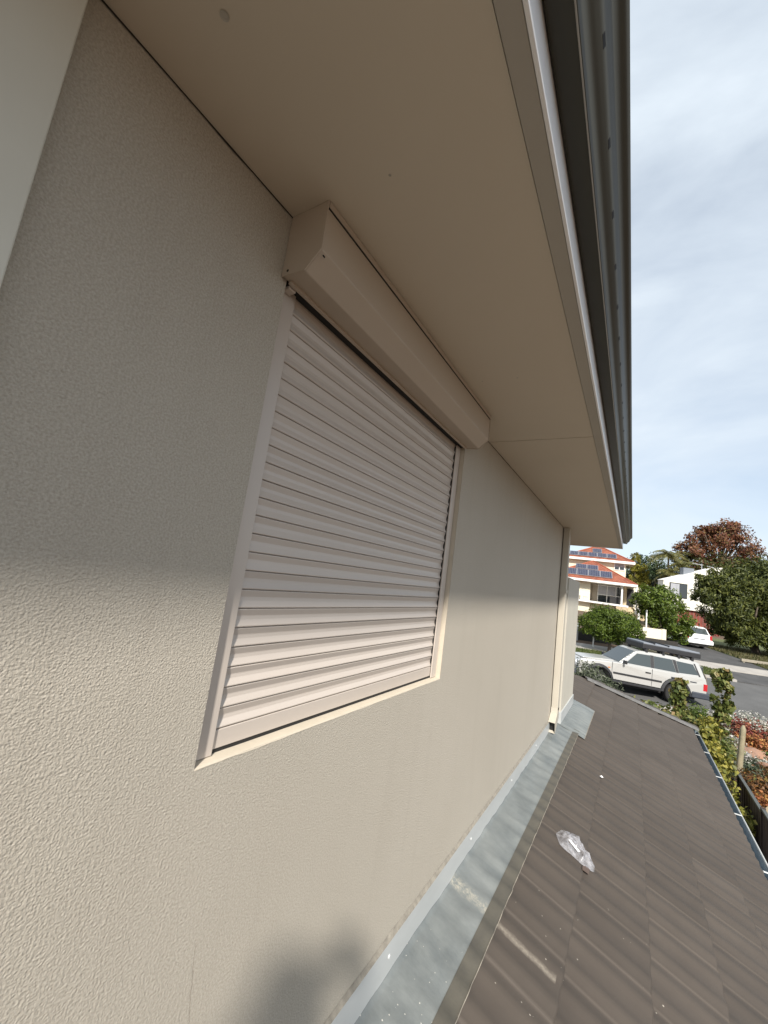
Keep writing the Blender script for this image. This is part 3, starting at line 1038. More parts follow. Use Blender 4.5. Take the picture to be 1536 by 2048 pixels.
# hip capping: mortar bed and overlapping cap tiles
ha, hbv = RW(hip_y(-0.02), -0.02, 0.02), RW(hip_y(S_EAVE + 0.02), S_EAVE + 0.02, 0.02)
hd = (hbv - ha).normalized()
hs = hd.cross(Vector((0, 0, 1))).normalized()
hn = hs.cross(hd).normalized()
L = (hbv - ha).length
NC = 6
for k in range(NC):
    mb = MB()
    a = L * k / NC
    b = L * (k + 1) / NC + 0.04
    prof = [(-0.095, -0.02), (-0.085, 0.0), (-0.045, 0.026), (0, 0.036), (0.045, 0.026), (0.085, 0.0), (0.095, -0.02)]
    vs2 = []
    for d_, lift, wd in ((a, 0.012, 1.0), (b, 0.034, 1.08), (b + 0.001, 0.012, 1.04)):
        for (x, z) in prof:
            vs2.append(ha + hd * d_ + hs * x * wd + hn * (z + lift))
    n1 = len(prof)
    fs2 = [(i * n1 + j, i * n1 + j + 1, (i + 1) * n1 + j + 1, (i + 1) * n1 + j) for i in range(2) for j in range(n1 - 1)]
    mb.add(vs2, fs2)
    o = mb.build('hip_cap', 'hip_cap', roof, off=HO)
mb = MB()
N = 70
sgn = 1 if (RW(5, 1, 0) - RW(9.5, 1, 0)).dot(hs) > 0 else -1
for k in range(N + 1):
    d_ = L * k / N
    w1 = 0.135 + 0.035 * noise.noise(Vector((d_ * 7, 5, 2))) + 0.012 * noise.noise(Vector((d_ * 25, 5, 2)))
    for (x, z) in ((0.07 * sgn, 0.045), (0.10 * sgn, 0.036 + 0.006 * noise.noise(Vector((d_ * 9, 1, 7)))), (w1 * sgn, 0.022), ((w1 + 0.01) * sgn, -0.005)):
        mb.v.append(tuple(ha + hd * d_ + hs * x + hn * z))
mb.f += [(i * 4 + j, i * 4 + j + 1, (i + 1) * 4 + j + 1, (i + 1) * 4 + j) for i in range(N) for j in range(3)]
mb.build('mortar_bed', 'mortar', roof, off=HO, smooth=True)

# lead apron, dressed over the tile rolls
def lead_sheet(name, mat, y0, y1, s0, s1, lift, amp, seed, parent=None, ns=16, ny=260, period=TW / 2, phase=2.412):
    mb_ = MB()
    for i in range(ny + 1):
        y = y0 + (y1 - y0) * i / ny
        for j in range(ns + 1):
            s = s0 + (s1 - s0) * j / ns
            t = min(1, max(0, s / 0.26))
            w = 0.5 + 0.5 * math.cos(2 * math.pi * ((y - phase) / period - 0.5))
            h = lift + 0.010 + 0.018 * t + amp * (0.25 + 0.75 * t) * w ** 1.5
            h += 0.007 * noise.noise(Vector((y * 3.0, s * 5, seed))) + 0.004 * noise.noise(Vector((y * 9.0 + s * 6, s * 5, seed + 3)))
            if s < 0.012:
                h += (0.012 - s) * 1.0
            mb_.v.append(tuple(RW(y + 0.010 * noise.noise(Vector((y * 2, s * 6, seed + 9))), s, h)))
    n1 = ns + 1
    mb_.f += [(i * n1 + j, i * n1 + j + 1, (i + 1) * n1 + j + 1, (i + 1) * n1 + j) for i in range(ny) for j in range(ns)]
    return mb_.build(name, mat, parent or house, off=HO, smooth=True)


lead = lead_sheet('lead_flashing', 'lead', 0.3, 5.72, 0.004, 0.214, 0.0, 0.015, 1.0)
lead_sheet('flashing_edge', 'lead_edge', 0.3, 5.75, 0.200, 0.262, 0.0030, 0.015, 1.0, parent=lead, ns=4)
mb = MB()
N = 300
pts = []
for k in range(N + 1):
    y = 0.3 + 5.45 * k / N
    w = 0.5 + 0.5 * math.cos(2 * math.pi * ((y - 2.412) / (TW / 2) - 0.5))
    jj = 0.004 * noise.noise(Vector((y * 13, 2, 2)))
    pts.append(RW(y, 0.264 + jj, 0.0325 + 0.013 * w ** 1.5))
mb.tube(pts, 0.0020, 5)
mb.build('edge_sealant', 'mortar_line', lead, off=HO)
lead2 = lead_sheet('corrugated_flashing', 'lead', 5.60, 7.15, 0.03, 0.335, 0.004, 0.012, 6.0, ny=180, period=0.105)
mb = MB()
N = 90
pts = []
for k in range(N + 1):
    y = 5.62 + 1.5 * k / N
    w = 0.5 + 0.5 * math.cos(2 * math.pi * ((y - 2.412) / 0.105 - 0.5))
    pts.append(RW(y, 0.337, 0.033 + 0.008 * w))
mb.tube(pts, 0.0035, 5)
mb.build('edge_sealant', 'mortar_line', lead2, off=HO)

# eaves gutter of the lower roof
ge = RW(0, S_EAVE, 0)
lip_x, lip_z = 1.897, CZ - 2.185
GZ = [(1.775, lip_z + 0.01), (1.775, lip_z - 0.10), (1.79, lip_z - 0.105), (1.875, lip_z - 0.105), (1.887, lip_z - 0.095), (1.893, lip_z - 0.02)]
mb = MB()
mb.sheet(GZ, -2.5, 10.44)
eg = hb(mb, 'eaves_gutter', 'zinc', smooth=True)
s_ = eg.modifiers.new('solidify', 'SOLIDIFY')
s_.thickness = 0.0015
mb = MB().tube([(lip_x, -2.5, lip_z - 0.008), (lip_x, 10.44, lip_z - 0.008)], 0.0095, 8)
mb.build('gutter_lip', 'zinc_lip', eg, off=HO, smooth=True)
mb = MB().prism([(1.775, lip_z + 0.02), (1.775, lip_z - 0.10), (1.887, lip_z - 0.10), (1.9, lip_z)], 10.435, 10.445)
mb.build('gutter_end_cap', 'zinc', eg, off=HO)
for y in (4.2, 5.42, 6.64, 7.86, 9.0, 10.1):
    mb = MB()
    mb.add([(1.765, y, lip_z + 0.012), (1.765, y + 0.022, lip_z + 0.012), (1.80, y, lip_z + 0.004), (1.80, y + 0.022, lip_z + 0.004), (1.897, y, lip_z + 0.004), (1.897, y + 0.022, lip_z + 0.004)],
           [(0, 1, 3, 2), (2, 3, 5, 4)])
    o = mb.build('gutter_strap', 'zinc_lip', eg, off=HO)
    s_ = o.modifiers.new('solidify', 'SOLIDIFY')
    s_.thickness = 0.004

# ------------------------------------------------------------------ roller shutter
sh_o = (0.0, 1.22, OZ0)
shut = empty('roller_shutter', sh_o)
tag(shut, 'closed beige aluminium roller shutter with box housing on the rendered wall', 'roller shutter')
BY0, BY1 = 0.5735, 1.845
bx = [(0.0015, 0.824), (0.115, 0.824), (0.118, 0.700), (0.074, 0.659), (0.0015, 0.664)]
bx = [(x, CZ + z) for x, z in bx]


def sb(mb_, name, mat, parent=None, **k):
    return mb_.build(name, mat, parent or shut, off=sh_o, **k)


housing = sb(MB().prism(bx, BY0 + 0.003, BY1 - 0.003), 'shutter_box', 'shutter_box', bevel=0.0035, segs=3)
for (a, b) in ((BY0, BY0 + 0.0028), (BY1 - 0.0028, BY1)):
    big = [(0.001, CZ + 0.8245), (0.1172, CZ + 0.8245), (0.1202, CZ + 0.6995), (0.0755, CZ + 0.6572), (0.001, CZ + 0.6622)]
    sb(MB().prism(big, a, b), 'end_cap', 'shutter_box', bevel=0.0008)
sb(MB().box(0.112, 0.1192, BY0 + 0.004, BY1 - 0.004, CZ + 0.8085, CZ + 0.8238), 'cover_flange', 'shutter_box', housing, bevel=0.001)
sb(MB().box(0.113, 0.1176, BY0 + 0.004, BY1 - 0.004, CZ + 0.8052, CZ + 0.8083), 'cover_joint', 'rubber', housing)
sb(MB().box(0.006, 0.016, BY0 + 0.02, BY1 - 0.02, CZ + 0.655, CZ + 0.6635), 'bottom_lip', 'shutter_box', housing, bevel=0.001)
sb(MB().tube([(0.1175, BY0 + 0.014, CZ + 0.69), (0.1155, BY0 + 0.014, CZ + 0.689)], 0.0035, 8), 'screw', 'rubber', housing)
sb(MB().tube([(0.02, BY0 - 0.0008, CZ + 0.672), (0.02, BY0 + 0.001, CZ + 0.672)], 0.0035, 8), 'screw', 'rubber', housing)
sb(MB().box(-0.02, 0.003, BY0 + 0.028, BY0 + 0.05, CZ + 0.651, CZ + 0.660), 'entry_guide', 'shutter', housing, bevel=0.002)
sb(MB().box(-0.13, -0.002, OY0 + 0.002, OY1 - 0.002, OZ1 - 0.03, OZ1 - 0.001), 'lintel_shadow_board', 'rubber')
GX = -0.022
for (a, b, inner) in ((OY0 + 0.004, OY0 + 0.056, 1), (OY1 - 0.054, OY1 - 0.004, -1)):
    gd = sb(MB().box(GX - 0.006, GX, a, b, OZ0 + 0.0035, CZ + 0.668), 'guide_rail', 'shutter', bevel=0.0018)
    e = b if inner > 0 else a
    sb(MB().box(GX - 0.05, GX - 0.007, (a if inner > 0 else b - 0.004), (a + 0.004 if inner > 0 else b), OZ0 + 0.006, CZ + 0.66), 'guide_web', 'shutter', gd)
    sb(MB().box(GX - 0.014, GX - 0.0065, e - 0.004 * inner - 0.002, e - 0.004 * inner + 0.002, OZ0 + 0.006, CZ + 0.66), 'guide_seal', 'rubber', gd)
    sb(MB().box(GX - 0.05, GX - 0.044, a, b, OZ0 + 0.006, CZ + 0.66), 'guide_back', 'shutter', gd)
# slats: each a curved interlocking blade
PITCH_S = 0.0443
CX = -0.038
prof = [(0.0044, 0.0), (0.0066, 0.0008), (0.0077, 0.0024), (0.0076, 0.0042), (0.0026, 0.0150), (0.0019, 0.0168), (0.0011, 0.0235), (0.0011, 0.0255), (0.0017, 0.0275), (0.0054, 0.0385), (0.0053, 0.0398), (0.0036, 0.0410)]
prof = [(x, z * 1.053) for x, z in prof]
sm = MB()
n1 = len(prof)
YA, YB = OY0 + 0.050, OY1 - 0.048
sm.add([(x, YA - 1.22, z) for x, z in prof] + [(x, YB - 1.22, z) for x, z in prof] + [(-0.004, YA - 1.22, 0), (-0.004, YB - 1.22, 0), (-0.004, YA - 1.22, 0.0431), (-0.004, YB - 1.22, 0.0431)],
       [(i, i + 1, n1 + i + 1, n1 + i) for i in range(n1 - 1)] + [(2 * n1, 0, n1, 2 * n1 + 1), (n1 - 1, 2 * n1 + 2, 2 * n1 + 3, 2 * n1 - 1)])
smesh = sm.mesh('slat', False)
smesh.materials.append(M['shutter'])
z0 = OZ0 + 0.0535
k = 0
rs = random.Random(3)
while z0 + k * PITCH_S < CZ + 0.675:
    o = bpy.data.objects.new('slat', smesh)
    COL.objects.link(o)
    o.parent = shut
    o.location = (CX + rs.uniform(-.0006, .0006), rs.uniform(-.0015, .0015), z0 + k * PITCH_S - OZ0)
    k += 1
sb(MB().box(CX - 0.012, CX - 0.0045, YA, YB, z0 - 0.04, CZ + 0.675), 'slat_backing', 'rubber')
sb(MB().box(CX - 0.006, CX + 0.008, YA, YB, OZ0 + 0.0115, z0 - 0.0015), 'bottom_bar', 'shutter', bevel=0.0015)
sb(MB().box(CX - 0.012, CX + 0.006, YA, YB, OZ0 + 0.0022, OZ0 + 0.0113), 'bottom_seal', 'rubber')

# ------------------------------------------------------------------ foliage
def leaf_mesh(name, mat, blobs, n, size, seed, clump=26, spread=0.16, shell=0.55, aspect=2.0, droop=0.0, upbias=0.25):
    """many small folded leaves in clumps spread through ellipsoids: blobs = [(centre, radii, weight)]"""
    rng = np.random.default_rng(seed)
    wts = np.array([b[2] for b in blobs], float)
    wts /= wts.sum()
    nc = max(4, n // clump)
    pick = rng.choice(len(blobs), nc, p=wts)
    cen = np.array([b[0] for b in blobs], float)[pick]
    rd = np.array([b[1] for b in blobs], float)[pick]
    d = rng.normal(size=(nc, 3))
    d /= np.linalg.norm(d, axis=1)[:, None]
    rr = shell + (1 - shell) * rng.uniform(0, 1, nc) ** 0.6
    rr *= np.clip(rng.normal(1, 0.07, nc), 0.8, 1.08)
    cc = cen + d * rd * rr[:, None]
    ci = rng.integers(0, nc, n)
    rm = rd.mean(1)[ci]
    p = cc[ci] + np.clip(rng.normal(size=(n, 3)), -1.7, 1.7) * (spread * rm)[:, None]
    out = d[ci] + rng.normal(size=(n, 3)) * 0.7
    out[:, 2] += upbias
    out /= np.linalg.norm(out, axis=1)[:, None]
    t = rng.normal(size=(n, 3))
    t[:, 2] -= droop
    t -= out * (t * out).sum(1)[:, None]
    t /= np.linalg.norm(t, axis=1)[:, None]
    b = np.cross(out, t)
    s = size * rng.uniform(0.6, 1.35, n)
    L = (t * s[:, None])
    Wd = b * (s / aspect)[:, None]
    fold = out * (s * 0.12)[:, None]
    V3 = np.empty((n, 4, 3))
    V3[:, 0] = p - L * 0.5
    V3[:, 1] = p + Wd * 0.5 + fold
    V3[:, 2] = p + L * 0.5 - np.array([0, 0, 1]) * (s * 0.1)[:, None]
    V3[:, 3] = p - Wd * 0.5 + fold
    i = np.arange(n)[:, None] * 4
    F = np.concatenate([np.concatenate([i, i + 1, i + 2], 1), np.concatenate([i, i + 2, i + 3], 1)], 0)
    me = bpy.data.meshes.new(name)
    me.vertices.add(n * 4)
    me.vertices.foreach_set('co', V3.reshape(-1))
    me.loops.add(len(F) * 3)
    me.loops.foreach_set('vertex_index', F.reshape(-1).astype(np.int32))
    me.polygons.add(len(F))
    me.polygons.foreach_set('loop_start', np.arange(len(F), dtype=np.int32) * 3)
    me.polygons.foreach_set('loop_total', np.full(len(F), 3, dtype=np.int32))
    me.update(calc_edges=True)
    me.materials.append(M[mat])
    return me


def put(name, me, parent=None, loc=(0, 0, 0)):
    o = bpy.data.objects.new(name, me)
    COL.objects.link(o)
    o.location = loc
    if parent:
        o.parent = parent
    return o


def tree(name, label, cat, base, blobs, n, size, mat, seed, trunk_r=0.12, fork=0.45, group=None, limbs=6, **k):
    """base world point; blobs relative to base"""
    root = empty(name, base)
    tag(root, label, cat, group)
    mb_ = MB()
    rnd = random.Random(seed)
    top = max(b[0][2] for b in blobs)
    cx = sum(b[0][0] for b in blobs) / len(blobs)
    cy = sum(b[0][1] for b in blobs) / len(blobs)
    fk = Vector((cx * 0.4, cy * 0.4, top * fork))
    mb_.tube([(0, 0, -0.2), (0, 0, 0.0), fk * 0.5 + Vector((rnd.uniform(-.05, .05), 0, 0)), fk], [trunk_r * 1.25, trunk_r * 1.1, trunk_r * 0.9, trunk_r * 0.8], 9)
    for j in range(limbs):
        b = blobs[j % len(blobs)]
        e = Vector(b[0]) + Vector((rnd.uniform(-.6, .6) * b[1][0], rnd.uniform(-.6, .6) * b[1][1], rnd.uniform(-.2, .6) * b[1][2]))
        m_ = fk.lerp(e, 0.5) + Vector((rnd.uniform(-.1, .1), rnd.uniform(-.1, .1), rnd.uniform(-.1, .15)))
        mb_.tube([fk * 0.92, fk.lerp(m_, 0.5), m_, e], [trunk_r * 0.6, trunk_r * 0.5, trunk_r * 0.36, trunk_r * 0.12], 6)
    mb_.build('trunk', 'bark', root, smooth=True)
    put('crown', leaf_mesh('crown', mat, blobs, n, size, seed, **k), root)
    return root


def sblobs(lst):
    """blob list given in street axes (du, dv, dz)"""
    out = []
    for (c, r, w) in lst:
        p = SU * c[0] + SV * c[1]
        out.append(((p.x, p.y, c[2]), r, w))
    return out


# round clipped street tree in front of the tiled house
tree('street_tree', 'dense round clipped green tree on the verge left of the silver wagon', 'tree', SW(3.65, 6.2, zg(6.2)),
     sblobs([((0, 0, 1.75), (1.45, 1.4, 0.85), 3), ((-0.85, 0, 1.45), (1.0, 1.0, 0.65), 1.5), ((0.9, 0.1, 1.4), (1.0, 1.0, 0.75), 1.5), ((0.2, 0, 2.0), (1.0, 1.0, 0.6), 1)]),
     24000, 0.115, 'leaf_bush', 11, 0.09, 0.35, spread=0.12, shell=0.5, limbs=10, clump=90)
# glossy leafed tree behind the low garden wall
tree('frangipani_tree', 'bright green glossy leafed tree above the low cream garden wall', 'tree', SW(9.0, 10.6, zg(10.6)),
     sblobs([((-0.3, 0, 2.9), (1.35, 1.3, 1.0), 2), ((0.55, 0, 1.9), (1.3, 1.2, 1.0), 2), ((-1.15, 0, 3.1), (0.9, 0.9, 0.75), 1), ((0.9, -0.2, 1.3), (0.85, 0.9, 0.75), 1), ((-0.5, 0, 2.1), (0.9, 0.9, 0.8), 1)]),
     14000, 0.19, 'leaf_light', 12, 0.10, 0.3, aspect=2.4, spread=0.14, limbs=9, shell=0.45, clump=60)
# large dark tree on the right
tree('shade_tree', 'large dark green drooping tree overhanging the driveway at right', 'tree', SW(17.2, 13.4, zg(13.4) - 0.5),
     sblobs([((0, 0, 5.4), (2.8, 2.6, 2.1), 3), ((-2.0, -0.2, 3.8), (2.1, 2.0, 1.6), 2), ((-2.9, -0.3, 4.9), (1.4, 1.4, 1.1), 1), ((-1.3, -0.5, 2.2), (2.0, 1.8, 1.2), 1.8), ((2.0, 0, 4.0), (2.5, 2.2, 1.9), 2), ((0.6, -0.6, 2.2), (2.5, 2.0, 1.3), 1.8), ((-3.8, -0.2, 4.3), (0.8, 0.9, 0.7), 0.5), ((-2.6, -0.6, 2.6), (0.9, 0.9, 0.9), 0.7)]),
     52000, 0.25, 'leaf_big', 13, 0.26, 0.35, aspect=3.0, spread=0.12, droop=0.9, limbs=18, clump=110, shell=0.45)
# autumn tree far behind
tree('autumn_tree', 'tall red and bronze autumn tree rising behind the white building', 'tree', SW(37.0, 46, zg(46) + 1),
     sblobs([((0.5, 0, 12.2), (4.0, 3.5, 2.6), 3), ((-3.6, 0, 10.0), (2.8, 2.6, 1.9), 1.6), ((3.8, 0, 10.3), (2.6, 2.6, 2.0), 1.6), ((1.8, 0, 13.5), (2.4, 2.2, 1.3), 1), ((-1.8, 0, 12.6), (2.2, 2.2, 1.5), 1)]),
     12000, 0.32, 'leaf_red', 14, 0.30, 0.5, spread=0.13, shell=0.2, limbs=44, aspect=1.6, clump=75)
tree('autumn_tree', 'bronze green tree below the red autumn crown', 'tree', SW(35.6, 44, zg(44) + 1),
     sblobs([((0, 0, 7.2), (3.6, 2.6, 2.2), 3), ((3.0, 0, 6.0), (3.0, 2.4, 2.0), 2), ((-2.6, 0, 5.6), (2.2, 2.0, 1.8), 1.5)]),
     9000, 0.36, 'leaf_redlow', 15, 0.3, 0.5, spread=0.2, shell=0.4, limbs=12, aspect=1.6)
# dark trees that close the view behind the buildings
for i, (u, v, h, r, lab) in enumerate(((27.2, 58, 6.2, 2.6, 'low dark round tree beside the golden conifer'),
                                      (32.4, 57, 9.8, 3.6, 'dark green tree behind the palms'),
                                      (44.5, 52, 8.6, 4.2, 'dark tree far right behind the autumn tree'),
                                      (37.5, 62, 9.4, 5.0, 'broad dark tree far behind the white building'))):
    tree('dark_tree', lab, 'tree', SW(u, v, zg(v) + 1.0),
         sblobs([((0, 0, h * 0.66), (r, r, h * 0.30), 2), ((-r * 0.5, 0, h * 0.45), (r * 0.8, r * 0.8, h * 0.28), 1), ((r * 0.55, 0, h * 0.45), (r * 0.8, r * 0.8, h * 0.28), 1)]),
         4200, 0.42, 'leaf_far', 30 + i, 0.25, 0.4, spread=0.15, group='dark trees closing the view')
# conifers
for (u, v, h, r, mat, lab, sd) in ((27.2, 50, 9.7, 0.85, 'leaf_conifer', 'tall golden green columnar conifer beside the tiled house', 41),
                                  (28.3, 49.6, 7.8, 0.95, 'leaf_conifer', 'shorter golden columnar conifer with a wider base', 43),
                                  (30.6, 55, 10.2, 0.7, 'leaf_conifer2', 'slim blue grey columnar conifer behind the golden one', 42)):
    tree('columnar_conifer', lab, 'conifer', SW(u, v, zg(v) + 0.4),
         [((0, 0, h * 0.25), (r, r, h * 0.26), 2), ((0.05, 0, h * 0.55), (r * 0.95, r * 0.95, h * 0.27), 2), ((0, 0, h * 0.82), (r * 0.72, r * 0.72, h * 0.18), 1)],
         5200, 0.24, mat, sd, 0.12, 0.3, spread=0.12, shell=0.7, group='columnar conifers')


def palm(name, label, base, h, fl, nf, mat, seed, group=None, tr=0.13):
    root = empty(name, base)
    tag(root, label, 'palm', group)
    rnd = random.Random(seed)
    lean = Vector((rnd.uniform(-.3, .3), rnd.uniform(-.3, .3), h))
    if h > 0.3:
        MB().tube([(0, 0, -0.2), lean * 0.5 + Vector((0.05, 0, 0)), lean], [tr * 1.2, tr, tr * 0.85], 8).build('trunk', 'bark', root, smooth=True)
    for k in range(nf):
        a = k * 2.39996 + rnd.uniform(-.2, .2)
        el = rnd.uniform(-0.2, 1.25)
        d = Vector((math.cos(a), math.sin(a), 0))
        mb_ = MB()
        pts_ = []
        for j in range(9):
            t = j / 8
            pts_.append(lean + d * fl * t * math.cos(el * (1 - t * 0.3)) + Vector((0, 0, fl * (math.sin(el) * t - 0.75 * t * t))))
        side = Vector((-d.y, d.x, 0))
        for j in range(1, 9):
            for q_ in range(2):
                p = pts_[j - 1].lerp(pts_[j], q_ * 0.5)
                tl = fl * 0.34 * math.sin(math.pi * (0.12 + 0.8 * j / 9))
                ax = (pts_[j] - pts_[j - 1]).normalized()
                for sgn_ in (-1, 1):
                    tip = p + side * sgn_ * tl * 0.8 + ax * tl * 0.55 - Vector((0, 0, tl * 0.45))
                    w_ = ax * fl * 0.022
                    mb_.add([p - w_, p + w_, tip], [(0, 1, 2)])
        mb_.tube(pts_, [fl * 0.012 * (1 - 0.09 * j) for j in range(9)], 4)
        mb_.build('frond', mat, root)
    return root


palm('palm_tree', 'tallest feathery palm behind the white building', SW(29.6, 45, zg(45) + 1), 8.6, 3.0, 26, 'leaf_palm', 1, 'palms behind the white building')
palm('palm_tree', 'small yellowish palm with the lowest crown beside the grey roof', SW(28.7, 44, zg(44) + 1), 6.0, 2.2, 20, 'leaf_palm', 2, 'palms behind the white building')
palm('palm_tree', 'palm nearest the autumn tree, behind the white building', SW(33.0, 46, zg(46) + 1), 8.8, 3.0, 26, 'leaf_palm', 3, 'palms behind the white building')
palm('palm_tree', 'middle palm with full crown just above the sloping white parapet', SW(31.2, 44, zg(44) + 1), 7.2, 2.6, 24, 'leaf_palm', 4, 'palms behind the white building')


# ------------------------------------------------------------------ houses across the street
def hip_roof(parent, off, name, mat, u0_, u1, v0, v1, ze, ridge, cap=None, t=0.0):
    """eave rectangle with a ridge given by two (u, v, z) points"""
    a, b = ridge
    mb_ = MB()
    C4 = [(u0_, v0, ze), (u1, v0, ze), (u1, v1, ze), (u0_, v1, ze)]
    mb_.add(C4 + [a, b], [(0, 1, 5, 4), (1, 2, 5), (2, 3, 4, 5), (3, 0, 4)])
    o = mb_.build(name, mat, parent, off=off)
    if cap:
        for (p, q_) in ((C4[0], a), (C4[1], b), (C4[2], b), (C4[3], a), (a, b)):
            if (Vector(p) - Vector(q_)).length < 0.05:
                continue
            MB().tube([Vector(p) + Vector((0, 0, .03)), Vector(q_) + Vector((0, 0, .03))], 0.09, 6).build('ridge_cap', cap, o, off=off)
    return o


def house_box(parent, off, name, mat, *b):
    return MB().box(*b).build(name, mat, parent, off=off)


h1o = (19.0, 42.0, 2.0)
h1 = empty('tiled_house', SW(19.0, 42.0, 2.0), SA - rad(21))
h1.scale = (0.93, 1, 1)
tag(h1, 'cream two storey house with orange tiled hip roofs and solar panels', 'house')
hw = lambda n, m, *b, p=None: MB().box(*b).build(n, m, p or h1, off=h1o)
hw('wall', 'house_cream', 11.0, 17.2, 41.2, 50, 0.6, 6.75)
hw('wall', 'house_cream', 17.2, 24.2, 44.2, 50, 3.2, 6.75)
hw('wall', 'house_cream', 13.6, 22.3, 47.0, 55.5, 6.75, 10.35)
hw('base_wall', 'house_cream', 10.0, 20.6, 41.6, 43, 0.4, 3.75)
hw('porch_slab', 'house_white', 14.4, 22.2, 40.4, 44.3, 3.78, 4.02)
hw('porch_ceiling', 'house_white', 17.2, 23.0, 40.2, 44.2, 6.62, 6.76)
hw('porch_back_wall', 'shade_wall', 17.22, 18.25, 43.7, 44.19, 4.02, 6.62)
hw('dark_entry', 'rubber', 21.9, 23.2, 43.9, 44.19, 4.0, 6.4)
for (u, v) in ((21.35, 40.65), (23.2, 41.2)):
    hw('porch_post', 'house_white', u - 0.11, u + 0.11, v - 0.11, v + 0.11, 3.0, 6.62)
hw('porch_pillar', 'limestone', 21.75, 22.15, 42.6, 43.1, 4.02, 6.62)
# sliding doors
dr = hw('sliding_door', 'glass', 18.3, 21.5, 43.6, 43.66, 4.05, 6.45)
for u in (18.3, 19.55, 20.75, 21.45):
    hw('door_frame', 'house_white', u, u + 0.1, 43.52, 43.68, 4.03, 6.5, p=dr)
hw('door_frame', 'house_white', 18.3, 21.5, 43.53, 43.67, 5.05, 5.14, p=dr)
hw('door_frame', 'house_white', 18.3, 21.5, 43.53, 43.67, 6.40, 6.5, p=dr)
hw('curtain', 'curtain', 18.42, 19.5, 43.55, 43.59, 5.16, 6.38, p=dr)
hw('curtain', 'curtain', 19.68, 20.72, 43.55, 43.59, 5.16, 6.38, p=dr)
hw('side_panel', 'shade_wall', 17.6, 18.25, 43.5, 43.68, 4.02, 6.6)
# barbecue-like dark shapes and pot plant on the porch
hw('porch_bench', 'rubber', 19.9, 21.2, 41.6, 42.2, 4.03, 4.95)
# limestone base and steps
for r_ in range(5):
    for c in range(2):
        uu = 20.65 + c * 0.72 + (0.1 if r_ % 2 else 0)
        hw('stone_block', 'limestone', uu, uu + 0.68, 40.45, 40.95, 2.35 + r_ * 0.285, 2.35 + r_ * 0.285 + 0.27)
for k in range(6):
    hw('step', 'limestone', 22.2, 24.3, 40.2 + k * 0.33, 40.6 + k * 0.33, 2.2 + k * 0.28, 2.46 + k * 0.28)
hw('step_side_wall', 'house_white', 23.35, 23.6, 39.9, 41.6, 2.2, 3.95)
# balustrade of thin bars
rl = MB()
for k in range(12):
    u = 14.5 + k * 0.24
    hw('baluster', 'house_white', u, u + 0.035, 40.5, 40.535, 4.02, 4.70 + 0.35 * min(1, k / 6), )
hw('rail_post', 'house_white', 15.95, 16.2, 40.45, 40.6, 3.8, 5.1)
MB().tube([(14.5, 40.52, 4.70), (15.3, 40.52, 4.86), (15.95, 40.52, 5.05), (17.2, 40.52, 5.05)], 0.03, 6).build('hand_rail', 'house_white', h1, off=h1o)
# small lower roof over the entry stair at left
hip_roof(h1, h1o, 'entry_roof', 'orange_tile', 12.2, 15.0, 39.2, 41.2, 3.05, ((12.8, 40.4, 3.7), (13.8, 40.4, 3.7)))
hw('entry_wall', 'house_cream', 12.3, 14.9, 39.4, 41.2, 0.8, 3.05)
# upper window
wi = hw('window', 'house_white', 20.6, 22.15, 46.9, 47.0, 9.1, 10.15)
hw('pane', 'glass', 20.72, 21.32, 46.885, 46.9, 9.2, 9.62, p=wi)
hw('pane', 'glass', 21.44, 22.04, 46.885, 46.9, 9.2, 9.62, p=wi)
hw('blind', 'curtain', 20.72, 22.04, 46.89, 46.9, 9.64, 10.08, p=wi)
# roofs
rf1 = hip_roof(h1, h1o, 'lower_roof', 'orange_tile', 10.6, 23.15, 40.0, 51.0, 6.9, ((17.5, 45.5, 10.0), (17.62, 45.5, 10.0)), 'orange_cap')
hw('fascia', 'house_white', 11.4, 23.2, 39.93, 40.02, 6.62, 6.93)
hw('fascia', 'house_white', 23.12, 23.22, 40.03, 51, 6.62, 6.93)
rf2 = hip_roof(h1, h1o, 'upper_roof', 'orange_tile', 12.8, 23.4, 46.3, 56.8, 10.45, ((18.3, 51.0, 13.05), (18.45, 51.0, 13.05)), 'orange_cap')
hw('fascia', 'house_white', 12.7, 23.5, 46.2, 46.3, 10.14, 10.48)
hw('fascia', 'house_white', 23.4, 23.5, 46.3, 56.8, 10.14, 10.48)
hw('soffit', 'house_white', 12.8, 23.4, 46.31, 56.7, 10.3, 10.36)


def solar(roof_o, u, v0, z0_, tan, w, l, n):
    """panels side by side on a front slope; u left edge, (v0, z0) foot on the slope"""
    ang = math.atan(tan)
    for k in range(n):
        root = MB().box(0, w - 0.05, 0, l, 0.08, 0.125).build('solar_panel', 'alu', roof_o)
        root.location = (u + k * w - h1o[0], v0 - h1o[1], z0_ - h1o[2])
        root.rotation_euler = (ang, 0, 0)
        me = MB().box(0.04, w - 0.09, 0.04, l - 0.04, 0.09, 0.1285).mesh('cells')
        me.materials.append(M['solar'])
        root.data.materials.append(M['solar'])
        # cell face set 3.5 mm proud of the frame, part of the same panel mesh
        bm = bmesh.new()
        bm.from_mesh(root.data)
        nf = len(bm.faces)
        bm.from_mesh(me)
        bm.faces.ensure_lookup_table()
        for f_ in bm.faces[nf:]:
            f_.material_index = 1
        bm.to_mesh(root.data)
        bm.free()


T1, T2 = 3.1 / 5.5, 2.6 / 4.7
solar(rf1, 12.0, 40.85, 6.9 + 0.85 * T1, T1, 1.62, 1.95, 5)
solar(rf1, 15.0, 42.75, 6.9 + 2.75 * T1, T1, 1.62, 1.45, 2)
solar(rf2, 13.9, 46.85, 10.45 + 0.55 * T2, T2, 1.42, 1.5, 5)
solar(rf2, 17.45, 48.35, 10.45 + 2.05 * T2, T2, 1.42, 1.5, 1)

